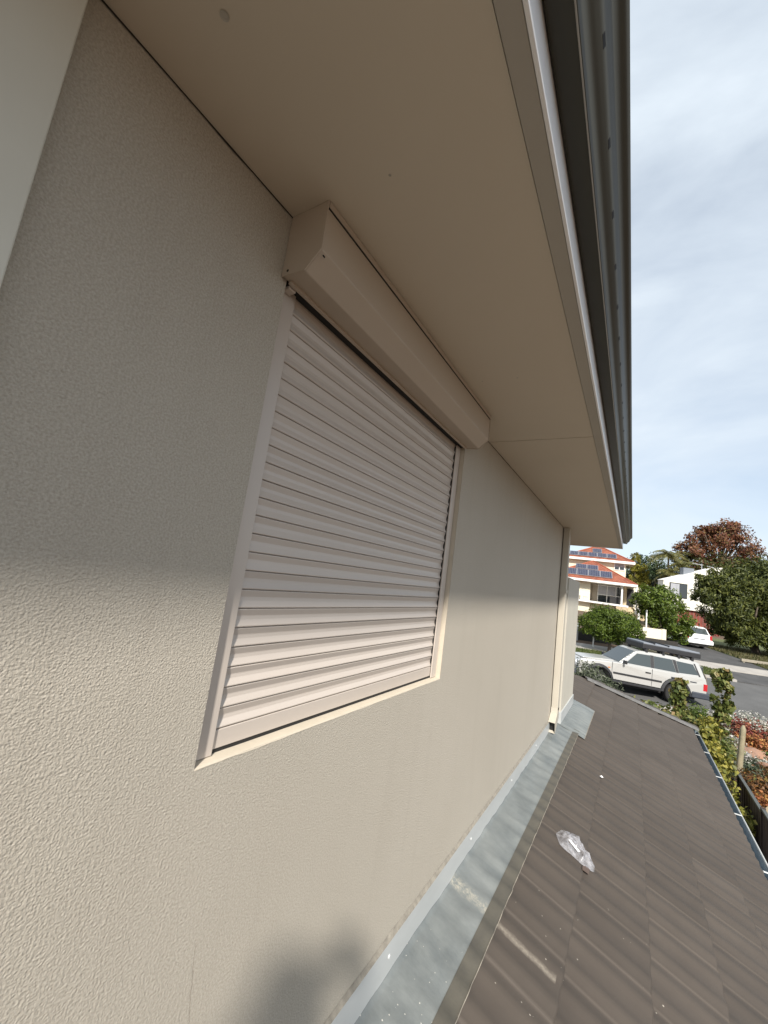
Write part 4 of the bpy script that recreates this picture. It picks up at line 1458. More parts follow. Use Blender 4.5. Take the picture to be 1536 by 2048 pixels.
# white modern building with raked parapet over red brick
h2o = (21.0, 28.0, 2.2)
h2 = empty('modern_house', SW(*h2o), SA)
tag(h2, 'white rendered building with raked roofline over a red brick garage', 'house')
h2w = lambda n, m, *b, p=None: MB().box(*b).build(n, m, p or h2, off=h2o)
MB().prism([(19.0, 4.45), (25.0, 4.45), (25.0, 9.42), (23.85, 9.12), (19.0, 7.28)], 28.0, 29.0).build('wall', 'modern_white', h2, off=h2o)
MB().prism([(18.95, 7.26), (24.0, 9.17), (24.0, 9.23), (18.95, 7.32)], 27.95, 29.05).build('parapet_cap', 'house_white', h2, off=h2o)
h2w('brick_wall', 'brick_red', 19.6, 25.0, 28.3, 29.0, 1.9, 4.448)
wi = h2w('window', 'rubber', 19.62, 21.42, 27.93, 28.0, 5.6, 7.15)
h2w('curtain', 'curtain', 19.7, 20.6, 27.915, 27.93, 5.66, 7.06, p=wi)
h2w('pane', 'glass', 20.62, 21.36, 27.91, 27.93, 5.66, 7.06, p=wi)
h2w('roof_skylight', 'rack_top', 21.2, 22.3, 28.3, 28.9, 8.0, 8.95)
# aerial
ae = empty('roof_aerial', SW(23.4, 28.8, 8.9))
tag(ae, 'thin metal aerial on the peak of the white building', 'aerial')
ax_, ay_ = SU * 1.0, SV
MB().tube([(0, 0, 0), (0, 0, 0.75)], 0.03, 6).build('mast', 'alu', ae)
MB().tube([-0.9 * SU + Vector((0, 0, .70)), 1.9 * SU + Vector((0, 0, .42))], 0.03, 6).build('boom', 'alu', ae)
for k in range(7):
    c = -0.8 * SU + 0.42 * k * SU + Vector((0, 0, .69 - 0.042 * k))
    MB().tube([c - SV * 0.35, c + SV * 0.35], 0.015, 5).build('element', 'alu', ae)

# small grey roofed house far behind
h3o = (25.0, 41.0, 4.0)  # local plan; placed further back by the root
h3 = empty('distant_house', SW(33.0, 58.0, 4.6), SA)
tag(h3, 'small distant red walled house with grey hip roof', 'house')
MB().box(23.8, 28.0, 41.0, 47, 3.5, 7.75).build('wall', 'brick_red', h3, off=h3o)
hip_roof(h3, h3o, 'roof', 'grey_roof', 23.3, 28.6, 40.4, 47.5, 7.75, ((25.6, 44, 9.0), (26.4, 44, 9.0)))
MB().box(26.6, 26.85, 40.9, 41.1, 5.0, 8.6).build('chimney', 'house_cream', h3, off=h3o)
MB().box(24.6, 25.4, 40.93, 41.0, 6.3, 7.3).build('window', 'glass', h3, off=h3o)

# low rendered garden wall across the street
gw = MB()
for (a, b) in ((6.6, 8.75),):
    gw.box(a, b, 9.9, 10.1, 1.2, 2.78)
gw.box(8.62, 8.85, 9.85, 10.15, 1.2, 2.84)
o = empty('garden_wall', SW(7.7, 10.0, 1.2), SA)
tag(o, 'low cream rendered garden wall under the glossy green tree', 'garden wall')
MB().box(6.6, 8.6, 9.9, 10.1, 1.2, 2.78).build('wall_panel', 'house_cream', o, off=(7.7, 10, 1.2))
MB().box(8.6, 8.85, 9.87, 10.13, 1.2, 2.82).build('wall_pier', 'house_cream', o, off=(7.7, 10, 1.2))
MB().box(7.75, 7.82, 10.2, 10.27, 2.5, 3.9).build('gate_post', 'house_white', o, off=(7.7, 10, 1.2))
o = empty('meter_box', SW(2.55, 8.6, zg(8.6)), SA)
tag(o, 'pale grey utility cabinet by the footpath beside the round tree', 'utility box')
MB().box(-0.35, 0.3, 0, 0.4, 0, 1.05).build('cabinet', 'alu', o, bevel=0.02)
MB().box(-0.38, 0.33, -0.03, 0.43, 1.05, 1.1).build('lid', 'house_white', o)
o = empty('sign_post', SW(3.16, 7.1, zg(7.1)))
tag(o, 'thin pale post standing left of the round tree trunk', 'post')
MB().tube([(0, 0, 0), (0, 0, 0.95)], 0.035, 8).build('post', 'house_white', o)
MB().box(-0.05, 0.05, -0.05, 0.05, 0.95, 1.0).build('cap', 'house_white', o)
o = MB().box(3.0, 9.0, 8.9, 9.05, 1.0, 2.2).build('dark_hedge_wall', 'deck', None, off=(5, 9, 1.0))
o.location = SW(5, 9, 1.0)
o.rotation_euler = (0, 0, SA)
o.name = 'dark_fence'
tag(o, 'dark low fence behind the round street tree', 'fence')
lo = empty('timber_edging', SW(13.0, 9.35, zg(9.35)), SA)
tag(lo, 'pale grey timber rail edging the dry lawn at right', 'edging')
MB().box(0, 3.0, -0.08, 0.08, 0.1, 0.26).build('rail', 'timber', lo, bevel=0.01)
for k in range(3):
    MB().box(0.1 + k * 1.3, 0.2 + k * 1.3, -0.06, 0.06, -0.2, 0.1).build('peg', 'timber', lo)


# ------------------------------------------------------------------ vehicles
def lathe(profile, n=28, axis='y'):
    mb_ = MB()
    for k in range(n):
        t = 2 * math.pi * k / n
        for (r, a) in profile:
            mb_.v.append((r * math.cos(t), a, r * math.sin(t)))
    m_ = len(profile)
    for k in range(n):
        for j in range(m_ - 1):
            mb_.f.append((k * m_ + j, k * m_ + j + 1, ((k + 1) % n) * m_ + j + 1, ((k + 1) % n) * m_ + j))
    return mb_


def wheel(parent, loc, r, w, side):
    o = lathe([(r * 0.62, -w / 2), (r * 0.9, -w / 2), (r * 0.985, -w * 0.36), (r, -w * 0.2), (r, w * 0.2), (r * 0.985, w * 0.36), (r * 0.9, w / 2), (r * 0.62, w / 2), (r * 0.62, -w / 2)]).build('wheel', 'tyre', parent, smooth=True)
    o.location = loc
    y = side * w * 0.36
    lathe([(0.001, y), (r * 0.16, y), (r * 0.2, y - side * 0.03), (r * 0.5, y - side * 0.04), (r * 0.56, y), (r * 0.63, y + side * 0.01)], 24).build('rim', 'rim', o, smooth=True)
    return o


def arch_profile(x, r, z0_, n=10):
    return [(x + r * math.cos(math.pi * k / n), z0_ + r * math.sin(math.pi * k / n)) for k in range(n + 1)]


def body_side(outline_top, wheels, rw, zs_, x0, x1):
    """closed side outline: along the top front to back then back along the sill with arch cut-outs"""
    pts_ = list(outline_top)
    bottom = [(x1, zs_)]
    for xw in wheels:
        a = arch_profile(xw, rw, zs_)
        bottom += a[::-1] if x1 < xw else a[::-1]
    bottom += [(x0, zs_)]
    return pts_, bottom


wag = empty('parked_wagon', SW(0, 0, 0.54), 0)
wag.rotation_euler = (0, 0, SA + math.pi)       # local +x is the front
tag(wag, 'silver four wheel drive wagon with a flat grey case on its roof rack', 'car')
# gentle climb of the road towards the nose
wag.rotation_euler = (0, rad(-2.5), SA + math.pi)
ZS = 0.52
RA = 0.50
front_x, rear_x = 0.78, -4.12
HWD = 0.88
low = [(front_x, 0.66), (front_x, 0.95), (0.70, 1.06), (0.2, 1.13), (-0.55, 1.19), (-0.78, 1.20), (rear_x + 0.05, 1.22), (rear_x, 1.0), (rear_x, 0.6)]
arr = [(-2.97 - RA, ZS)] + [(-2.97 - RA * math.cos(math.pi * k / 12), ZS - 0.08 + (RA) * math.sin(math.pi * k / 12)) for k in range(1, 12)] + [(-2.97 + RA, ZS)]
arf = [(0 - RA, ZS)] + [(-RA * math.cos(math.pi * k / 12), ZS - 0.08 + RA * math.sin(math.pi * k / 12)) for k in range(1, 12)] + [(RA, ZS)]
side = low + [(rear_x + 0.1, ZS)] + arr + arf + [(front_x - 0.05, ZS)]


def sec(poly, hw_top, hw_bot, zt, zb):
    return poly


def extrude_side(poly, hw_fn, name, mat, parent, bevel=0.03):
    """side outline extruded across the car with a half width that depends on the height and length"""
    mb_ = MB()
    n = len(poly)
    mb_.add([(x, -hw_fn(x, z), z) for x, z in poly] + [(x, hw_fn(x, z), z) for x, z in poly],
            [(i, (i + 1) % n, n + (i + 1) % n, n + i) for i in range(n)] + [tuple(range(n - 1, -1, -1)), tuple(range(n, 2 * n))])
    o = mb_.build(name, mat, parent)
    bm = bmesh.new()
    bm.from_mesh(o.data)
    bmesh.ops.triangulate(bm, faces=[f_ for f_ in bm.faces if len(f_.verts) > 4])
    bm.to_mesh(o.data)
    bm.free()
    if bevel:
        b_ = o.modifiers.new('bevel', 'BEVEL')
        b_.width = bevel
        b_.segments = 2
        b_.limit_method = 'ANGLE'
        b_.angle_limit = rad(40)
    return o


def hw_body(x, z):
    w = HWD - 0.02 * max(0, (z - 0.95) / 0.25)
    if x > 0.45:
        w -= 0.10 * (x - 0.45) / 0.35
    return w


extrude_side(side, hw_body, 'body', 'car_paint', wag, 0.035)
cab = [(-0.78, 1.17), (-1.42, 1.74), (-1.6, 1.80), (-2.6, 1.83), (-3.7, 1.80), (-3.86, 1.74), (-4.06, 1.19)]


def hw_cab(x, z):
    return 0.86 - 0.15 * (z - 1.17) / 0.65


cabin = extrude_side(cab, hw_cab, 'cabin', 'car_paint', wag, 0.03)


def glass_panel(poly, name='side_window', mat='car_glass', out=0.006, sides=(1, -1), th=0.004):
    for s_ in sides:
        mb_ = MB()
        n = len(poly)
        mb_.add([(x, s_ * (hw_cab(x, z) + out), z) for x, z in poly] + [(x, s_ * (hw_cab(x, z) + out - th - 0.03), z) for x, z in poly],
                [tuple(range(n))] + [(i, (i + 1) % n, n + (i + 1) % n, n + i) for i in range(n)])
        mb_.build(name, mat, wag)


glass_panel([(-1.02, 1.24), (-1.47, 1.68), (-1.98, 1.70), (-1.98, 1.24)])
glass_panel([(-2.12, 1.24), (-2.12, 1.70), (-2.82, 1.70), (-2.95, 1.24)])
glass_panel([(-3.06, 1.25), (-2.98, 1.68), (-3.62, 1.66), (-3.80, 1.29)])
glass_panel([(-1.985, 1.235), (-1.985, 1.71), (-2.115, 1.71), (-2.115, 1.235)], 'door_pillar', 'car_black', 0.004)
glass_panel([(-2.96, 1.235), (-2.83, 1.71), (-2.965, 1.70), (-3.055, 1.235)], 'door_pillar', 'car_black', 0.004)
glass_panel([(-3.81, 1.24), (-3.64, 1.70), (-3.70, 1.70), (-3.88, 1.24)], 'window_surround', 'car_black', 0.003)
# windscreen and rear glass
mb = MB()
mb.add([(-0.83, -0.74, 1.225), (-0.83, 0.74, 1.225), (-1.41, 0.66, 1.742), (-1.41, -0.66, 1.742), (-0.86, -0.74, 1.2), (-0.86, 0.74, 1.2), (-1.44, 0.66, 1.72), (-1.44, -0.66, 1.72)],
       [(0, 1, 2, 3), (4, 7, 6, 5), (0, 4, 5, 1), (1, 5, 6, 2), (2, 6, 7, 3), (3, 7, 4, 0)])
for v_ in range(len(mb.v)):
    x, y, z = mb.v[v_]
    mb.v[v_] = (x + 0.012, y, z + 0.010)
mb.build('windscreen', 'car_glass', wag)
mb = MB().box(-4.075, -3.98, -0.66, 0.66, 1.27, 1.62)
mb.build('rear_window', 'car_glass', wag)
# bonnet bulge and scoop
MB().prism([(-0.70, 1.195), (0.55, 1.10), (0.50, 1.125), (-0.2, 1.20), (-0.68, 1.225)], -0.55, 0.55).build('bonnet', 'car_paint', wag, bevel=0.02)
# black side mouldings, flares, sills, bumpers
for s_ in (1, -1):
    MB().box(-2.42, -0.55, s_ * HWD - 0.012, s_ * HWD + 0.016, 0.745, 0.815).build('side_moulding', 'car_black', wag, bevel=0.008)
    for xw in (0.0, -2.97):
        mb = MB()
        for k in range(13):
            t = math.pi * k / 12
            for (r_, y_) in ((RA - 0.01, HWD - 0.05), (RA - 0.01, HWD + 0.055), (RA + 0.075, HWD + 0.035), (RA + 0.09, HWD - 0.01)):
                mb.v.append((xw - r_ * math.cos(t), s_ * y_, ZS - 0.08 + r_ * math.sin(t)))
        mb.f += [(i * 4 + j, i * 4 + j + 1, (i + 1) * 4 + j + 1, (i + 1) * 4 + j) for i in range(12) for j in range(3)]
        mb.build('wheel_flare', 'car_black', wag)
        wheel(wag, (xw, s_ * (HWD - 0.12), 0.385), 0.385, 0.26, s_)
    MB().box(-2.4, -0.52, s_ * HWD - 0.10, s_ * HWD + 0.05, 0.42, 0.50).build('side_step', 'car_black', wag, bevel=0.01)
    MB().box(-0.98, -0.90, s_ * 0.87, s_ * 1.07, 1.20, 1.34).build('mirror', 'car_black', wag, bevel=0.02)
    for x in (-1.88, -2.86):
        MB().box(x - 0.10, x + 0.10, s_ * HWD - 0.002, s_ * HWD + 0.025, 1.01, 1.05).build('door_handle', 'car_black', wag, bevel=0.005)
    for x in (-0.50, -2.04):
        MB().box(x - 0.006, x + 0.006, s_ * HWD - 0.006, s_ * HWD + 0.0025, 0.55, 1.19).build('door_gap', 'car_black', wag)
    MB().box(-0.42, -0.34, s_ * HWD - 0.004, s_ * HWD + 0.008, 0.93, 0.97).build('indicator', 'amber', wag)
    MB().box(-4.13, -3.98, s_ * 0.80 - 0.07, s_ * 0.80 + 0.087, 0.74, 1.0).build('tail_lamp', 'red_lamp', wag, bevel=0.01)
    MB().box(0.72, 0.795, s_ * 0.60 - 0.14, s_ * 0.60 + 0.14, 0.82, 1.0).build('headlamp', 'alu', wag, bevel=0.02)
MB().box(-4.30, -3.55, -0.92, 0.92, 0.42, 0.66).build('rear_bumper', 'car_bumper', wag, bevel=0.05)
MB().box(0.74, 0.96, -0.86, 0.86, 0.44, 0.74).build('front_bumper', 'car_bumper', wag, bevel=0.05)
MB().box(0.765, 0.80, -0.42, 0.42, 0.82, 1.0).build('grille', 'car_black', wag)
bb = MB()
for s_ in (1, -1):
    bb = MB().tube([(0.95, s_ * 0.35, 0.5), (1.0, s_ * 0.35, 0.9), (0.95, s_ * 0.35, 1.16)], 0.03, 8)
    bb.build('bull_bar_upright', 'alu', wag, smooth=True)
    MB().tube([(0.92, s_ * 0.35, 1.12), (0.93, s_ * 0.62, 1.10), (0.90, s_ * 0.82, 0.98), (0.90, s_ * 0.84, 0.7)], 0.03, 8).build('bull_bar_wing', 'alu', wag, smooth=True)
MB().tube([(0.95, -0.35, 1.14), (0.95, 0.35, 1.14)], 0.03, 8).build('bull_bar_top', 'alu', wag)
MB().box(-3.9, 0.6, -0.55, 0.55, 0.30, 0.53).build('underbody', 'rubber', wag)
# small badge
MB().box(-3.72, -3.48, HWD - 0.0, HWD + 0.006, 0.985, 1.02).build('side_badge', 'car_bumper', wag)
MB().box(-3.72, -3.48, -HWD - 0.006, -HWD, 0.985, 1.02).build('side_badge', 'car_bumper', wag)
# spare wheel with brown cover on the tail gate
o = wheel(wag, (-4.24, 0.12, 1.02), 0.385, 0.25, -1)
o.rotation_euler = (0, 0, rad(90))
sp = lathe([(0.001, 0.02), (0.30, 0.015), (0.36, -0.02), (0.37, -0.06)], 24).build('spare_cover', 'cover_canvas', wag, smooth=True)
sp.location = (-4.40, 0.12, 1.02)
sp.rotation_euler = (0, 0, rad(90))
# roof rack and case
for x in (-1.85, -2.5, -3.1, -3.62):
    for s_ in (1, -1):
        MB().box(x - 0.05, x + 0.05, s_ * 0.66 - 0.06, s_ * 0.66 + 0.06, 1.77, 1.90).build('rack_foot', 'car_black', wag, bevel=0.015)
    MB().box(x - 0.035, x + 0.035, -0.72, 0.72, 1.88, 1.92).build('rack_bar', 'car_black', wag)
case = MB().box(-3.95, -1.70, -0.68, 0.68, 1.925, 2.10).build('roof_case', 'car_black', wag, bevel=0.02)
MB().box(-3.92, -1.73, -0.66, 0.66, 2.10, 2.17).build('case_lid', 'rack_top', case, bevel=0.02)
for x in (-2.15, -2.7):
    MB().box(x - 0.025, x + 0.025, -0.69, 0.69, 2.17, 2.215).build('strap', 'car_black', case)

# white hatch in the driveway, seen from behind
van = empty('parked_hatchback', SW(12.28, 12.0, zg(12) + 0.05), SA + math.pi / 2)   # local +x up the driveway
tag(van, 'white station wagon parked nose first in the driveway, seen from behind', 'car')
vb = [(4.3, 0.30), (4.35, 0.62), (4.2, 0.72), (3.3, 0.84), (0.12, 0.95), (0.02, 0.88), (-0.02, 0.62), (-0.10, 0.56), (-0.10, 0.34), (0.0, 0.28)]
v_ar = lambda xc: [(xc - 0.33 * math.cos(math.pi * k / 8), 0.28 + 0.36 * math.sin(math.pi * k / 8)) for k in range(9)]
vs_side = vb + v_ar(0.85) + v_ar(3.5)
mbv = MB()


def hw_v(x, z):
    return 0.83 - (0.05 if x > 3.9 else 0)


vo = extrude_side(vs_side, hw_v, 'body', 'car_white', van, 0.03)
extrude_side([(0.10, 0.92), (0.36, 1.36), (0.55, 1.43), (1.6, 1.46), (2.4, 1.40), (3.2, 0.84)], lambda x, z: 0.80 - 0.14 * (z - 0.9) / 0.55, 'cabin', 'car_white', van, 0.03)
mb = MB()
mb.add([(0.10, -0.66, 0.97), (0.10, 0.66, 0.97), (0.325, 0.60, 1.345), (0.325, -0.60, 1.345)], [(0, 1, 2, 3)])
o = mb.build('rear_window', 'car_glass', van)
s2 = o.modifiers.new('solidify', 'SOLIDIFY')
s2.thickness = 0.02
s2.offset = 0
for s_ in (1, -1):
    mb = MB()
    P4 = [(0.45, 0.96), (0.62, 1.36), (2.3, 1.35), (2.95, 0.92)]
    mb.add([(x, s_ * (0.80 - 0.14 * (z - 0.9) / 0.55 + 0.005), z) for x, z in P4], [(0, 1, 2, 3)])
    mb.build('side_window', 'car_glass', van)
    MB().box(-0.045, 0.08, s_ * 0.755 - 0.06, s_ * 0.755 + 0.08, 0.62, 0.92).build('tail_lamp', 'red_lamp', van, bevel=0.01)
    for x in (0.85, 3.5):
        wheel(van, (x, s_ * 0.72, 0.30), 0.30, 0.19, s_)
MB().box(-0.15, 0.1, -0.84, 0.84, 0.32, 0.56).build('rear_bumper', 'car_white', van, bevel=0.03)
MB().box(-0.156, -0.146, -0.26, 0.26, 0.40, 0.51).build('number_plate', 'plate', van)
MB().box(-0.045, -0.015, -0.4, 0.4, 0.60, 0.66).build('tailgate_recess', 'car_bumper', van)
MB().box(0.0, 4.2, -0.6, 0.6, 0.16, 0.29).build('underbody', 'rubber', van)

# ------------------------------------------------------------------ garden between our roof and the road
def shrub(name, label, base, blobs, n, size, mat, seed, cat='shrub', group=None, stems=5, **k):
    root = empty(name, base)
    tag(root, label, cat, group)
    rnd = random.Random(seed)
    for j in range(stems):
        b = blobs[j % len(blobs)]
        e = Vector(b[0]) + Vector((rnd.uniform(-.5, .5) * b[1][0], rnd.uniform(-.5, .5) * b[1][1], 0.3 * b[1][2]))
        MB().tube([(rnd.uniform(-.05, .05), rnd.uniform(-.05, .05), -0.1), e * 0.5 + Vector((rnd.uniform(-.05, .05), 0, 0)), e], [0.014, 0.011, 0.004], 5).build('stem', 'bark', root)
    put('foliage', leaf_mesh('foliage', mat, blobs, n, size, seed, **k), root)
    return root


def col_blobs(h0, h1, r, n=5, wob=0.08, seed=0):
    rnd = random.Random(seed)
    return [((rnd.uniform(-wob, wob), rnd.uniform(-wob, wob), h0 + (h1 - h0) * (k + 0.5) / n), (r * rnd.uniform(.8, 1.15), r, (h1 - h0) / n * 0.75), 1) for k in range(n)]


GB = 0.25
shrub('climbing_vine', 'tallest leafy vine column rising behind the wagon tail', (2.46, 12.0, GB), col_blobs(0.5, 2.62, 0.15, 8, 0.04, 1), 1500, 0.115, 'leaf_vine', 61, 'vine', 'leafy vines along the lower roof', aspect=1.25, spread=0.25, shell=0.3)
shrub('climbing_vine', 'leafy vine column in front of the wagon rear wheel', (1.72, 12.1, GB), col_blobs(0.9, 2.25, 0.17, 6, 0.05, 2), 1500, 0.105, 'leaf_vine', 62, 'vine', 'leafy vines along the lower roof', aspect=1.3, spread=0.25, shell=0.3)
shrub('climbing_vine', 'short leafy vine with a bare curled tip left of the lime clump', (2.02, 12.3, GB), col_blobs(0.6, 1.55, 0.22, 4, 0.08, 3), 1500, 0.10, 'leaf_vine', 63, 'vine', 'leafy vines along the lower roof', aspect=1.3, spread=0.25, shell=0.3)
shrub('lime_shrub', 'feathery lime green shrub between the vine columns', (2.14, 11.9, GB), [((0, 0, 1.35), (0.2, 0.2, 0.42), 2), ((0.06, 0, 0.95), (0.25, 0.25, 0.35), 1)], 2200, 0.10, 'leaf_lime', 64, aspect=6, spread=0.3, droop=-1.2, upbias=0)
shrub('yellow_shrub', 'yellow green leafy shrub beside the gutter corner', (2.16, 11.0, GB - 0.2), [((0, 0, 1.35), (0.2, 0.25, 0.4), 2), ((0.10, -0.1, 0.95), (0.24, 0.3, 0.4), 2), ((-0.02, 0.15, 1.65), (0.18, 0.2, 0.3), 1), ((0.16, -0.2, 0.6), (0.25, 0.35, 0.3), 1)], 2600, 0.085, 'leaf_yellow', 65, aspect=1.4, spread=0.25, shell=0.3)
shrub('yellow_shrub', 'low yellow leaves at the foot of the fence', (2.46, 10.2, -0.45), [((0, 0, 1.0), (0.12, 0.5, 0.3), 2), ((-0.04, -0.3, 0.7), (0.12, 0.4, 0.3), 1)], 900, 0.085, 'leaf_yellow', 66, aspect=1.3, spread=0.25, shell=0.3)
shrub('green_shrub', 'mid green shrub filling behind the hip of the lower roof', (1.35, 11.6, GB), [((0, 0, 1.28), (0.5, 0.4, 0.35), 2), ((0.45, 0, 1.18), (0.45, 0.4, 0.4), 2), ((-0.5, 0, 1.38), (0.4, 0.3, 0.3), 1)], 4600, 0.09, 'leaf_vine', 67, aspect=1.5, spread=0.2)
shrub('lavender_shrub', 'grey green twiggy shrub in front of the wagon nose', (-0.05, 12.2, GB), [((-0.12, 0, 1.75), (0.28, 0.35, 0.42), 2), ((0.2, 0, 1.55), (0.32, 0.35, 0.35), 2), ((0.42, 0, 1.4), (0.2, 0.3, 0.3), 1)], 3600, 0.09, 'leaf_grey', 68, aspect=5, spread=0.3, droop=-1.0, upbias=0)
palm('small_palm', 'small yellow green palm fronds poking above the lower roof hip', (1.12, 12.2, GB), 1.25, 0.75, 9, 'leaf_yellow', 9, tr=0.04)

# succulent bed
mounds = [
    ('flower_cushion', 'white flowering cushion along the kerb at the back of the bed', (4.55, 20.4), (1.3, 0.6, 0.38), 'flower_white', 3800, 0.075),
    ('flower_cushion', 'white flowering cushion left of the rust mound near the vine', (3.55, 19.2), (0.42, 0.7, 0.36), 'flower_white', 1500, 0.075),
    ('flower_cushion', 'small white flowers beside the pale cactus', (3.35, 16.6), (0.35, 0.55, 0.30), 'flower_white', 1200, 0.07),
    ('flower_cushion', 'cream flowers on the right of the cactus stem', (3.62, 15.2), (0.32, 0.5, 0.22), 'flower_white', 700, 0.07),
    ('succulent_mound', 'large rust orange succulent mound below the white flowers', (4.35, 18.6), (0.95, 0.55, 0.42), 'succ_red', 2600, 0.085),
    ('succulent_mound', 'bright orange succulents right of the cactus tip', (3.95, 17.2), (0.6, 0.5, 0.30), 'succ_orange', 1800, 0.08),
    ('succulent_mound', 'dark red succulents at the right edge of the bed', (4.75, 17.3), (0.5, 0.7, 0.40), 'succ_red', 1800, 0.08),
    ('succulent_mound', 'yellow green succulents right of the rust mound', (5.1, 19.0), (0.6, 0.5, 0.38), 'leaf_yellow', 1700, 0.08),
    ('succulent_mound', 'lime green rosette clump at the right edge', (4.25, 15.9), (0.3, 0.4, 0.30), 'leaf_lime', 1100, 0.10),
    ('succulent_mound', 'grey green foliage clump left of the cactus', (3.0, 15.4), (0.3, 0.9, 0.42), 'leaf_vine', 2200, 0.08),
    ('succulent_mound', 'olive foliage at the foot of the cactus', (3.25, 13.9), (0.35, 0.6, 0.30), 'leaf_grey', 1600, 0.08),
    ('succulent_mound', 'rusty brown ground cover behind the fence', (3.45, 12.9), (0.55, 0.9, 0.32), 'succ_brown', 3400, 0.075),
    ('succulent_mound', 'rusty brown ground cover spreading to the right edge of the bed', (4.0, 14.0), (0.5, 0.8, 0.30), 'succ_brown', 2600, 0.075),
    ('succulent_mound', 'low olive ground cover between the rocks', (4.0, 15.0), (0.6, 0.5, 0.18), 'leaf_grey', 1500, 0.07),
    ('succulent_mound', 'orange tipped cover beside the lowest rock', (3.3, 11.7), (0.5, 0.7, 0.26), 'succ_orange', 1800, 0.07),
    ('succulent_mound', 'dark green cover filling the left of the bed', (2.9, 17.4), (0.5, 1.0, 0.3), 'leaf_vine', 2200, 0.08),
]
for i, (nm, lab, (x, y), (rx, ry, rz), mat, n, sz) in enumerate(mounds):
    shrub(nm, lab, (x, y, GB + 0.05), [((0, 0, rz * 0.25), (rx, ry, rz), 2), ((rx * 0.35, -ry * 0.2, rz * 0.3), (rx * 0.5, ry * 0.5, rz * 0.9), 1), ((-rx * 0.4, ry * 0.2, rz * 0.25), (rx * 0.5, ry * 0.5, rz * 0.8), 1)], n, sz, mat, 80 + i,
          'flowers' if 'flower' in nm else 'succulents', 'plants of the front garden bed', stems=3, aspect=1.7, spread=0.16, shell=0.6, clump=16, upbias=0.8)


def rock(label, loc, r, mat, seed):
    bm = bmesh.new()
    bmesh.ops.create_icosphere(bm, subdivisions=3, radius=1)
    for v_ in bm.verts:
        k = 1 + 0.28 * noise.noise(v_.co * 1.3 + Vector((seed, 0, 0))) + 0.10 * noise.noise(v_.co * 4 + Vector((0, seed, 0)))
        v_.co = Vector((v_.co.x * r[0] * k, v_.co.y * r[1] * k, v_.co.z * r[2] * k))
    me = bpy.data.meshes.new('garden_rock')
    bm.to_mesh(me)
    bm.free()
    me.materials.append(M[mat])
    o = put('garden_rock', me, None, loc)
    return tag(o, label, 'rock', 'rocks in the front garden bed')


rock('flat rust rock right of the cactus stem', (3.75, 16.0, 0.42), (0.42, 0.28, 0.16), 'rock', 1)
rock('grey rock between the cactus and the flat rust rock', (3.42, 15.7, 0.42), (0.2, 0.22, 0.14), 'rock_grey', 2)
rock('orange brown rock at the right edge below the lime rosettes', (3.95, 14.75, 0.42), (0.36, 0.26, 0.2), 'rock', 3)
rock('pale boulder behind the fence at the right edge', (3.05, 10.4, 0.55), (0.3, 0.4, 0.3), 'limestone', 4)
rock('dark red rock behind the bright orange succulents', (4.6, 16.4, 0.42), (0.3, 0.25, 0.2), 'rock', 5)

# pale columnar cactus
ca = empty('columnar_cactus', (3.0, 13.5, 0.3))
tag(ca, 'single pale columnar cactus stem standing in the garden bed', 'cactus')
mb = MB()
NR, NH = 20, 14
for j in range(NH + 1):
    t = j / NH
    r_ = 0.06 * (1 - 0.12 * t) * (1 if t < 0.93 else math.sqrt(max(0.02, 1 - ((t - 0.93) / 0.075) ** 2)))
    for k in range(NR):
        q_ = r_ * (1 + 0.10 * (1 if k % 2 else -1))
        mb.v.append((0.10 * t + q_ * math.cos(2 * math.pi * k / NR), 0.02 * t + q_ * math.sin(2 * math.pi * k / NR), 1.27 * t))
mb.f += [(j * NR + k, j * NR + (k + 1) % NR, (j + 1) * NR + (k + 1) % NR, (j + 1) * NR + k) for j in range(NH) for k in range(NR)] + [tuple(NH * NR + k for k in range(NR))]
mb.build('stem', 'cactus', ca, smooth=True)

# brown steel fence along the side boundary
fe = empty('steel_fence', (2.66, 8.6, -0.6))
tag(fe, 'dark brown ribbed steel fence below the gutter at the right edge', 'fence')
FO = (2.66, 8.6, -0.6)
y = 4.8
for (a, b, zt) in ((4.8, 7.16, 1.02), (7.2, 9.62, 1.02), (9.66, 11.4, 0.97)):
    mb = MB()
    n = int((b - a) / 0.045)
    pts_ = []
    for k in range(n + 1):
        yy = a + (b - a) * k / n
        pts_.append((2.66 + (0.022 if (k // 2) % 2 else 0.0), yy))
    mb.add([(x, y_, -0.6) for x, y_ in pts_] + [(x, y_, zt) for x, y_ in pts_], [(i, i + 1, n + 2 + i, n + 1 + i) for i in range(n)])
    mb.build('fence_panel', 'fence', fe, off=FO)
    MB().box(2.645, 2.70, a, b, zt, zt + 0.035).build('top_rail', 'fence_rail', fe, off=FO, bevel=0.004)
    MB().box(2.64, 2.705, b, b + 0.04, -0.6, zt + 0.05).build('fence_post', 'fence', fe, off=FO)
side_p = MB().box(1.75, 2.65, -2.5, 11.5, -0.66, -0.6).build('side_path', 'soil')
tag(side_p, kind='structure')

# ------------------------------------------------------------------ small things on the roof
bag = empty('plastic_bag', RW(3.34, 0.5, 0.03))
BO = RW(3.34, 0.5, 0.03)
tag(bag, 'crumpled clear plastic bag lying on the brown roof tiles', 'plastic bag')
outline = [(3.341, 0.367), (3.438, 0.391), (3.488, 0.434), (3.502, 0.51), (3.434, 0.554), (3.367, 0.577), (3.338, 0.624), (3.258, 0.627), (3.237, 0.554), (3.248, 0.508), (3.247, 0.446), (3.256, 0.408)]
cy_, cs_ = 3.345, 0.49
NRG = 26
NA = 72
mb = MB()


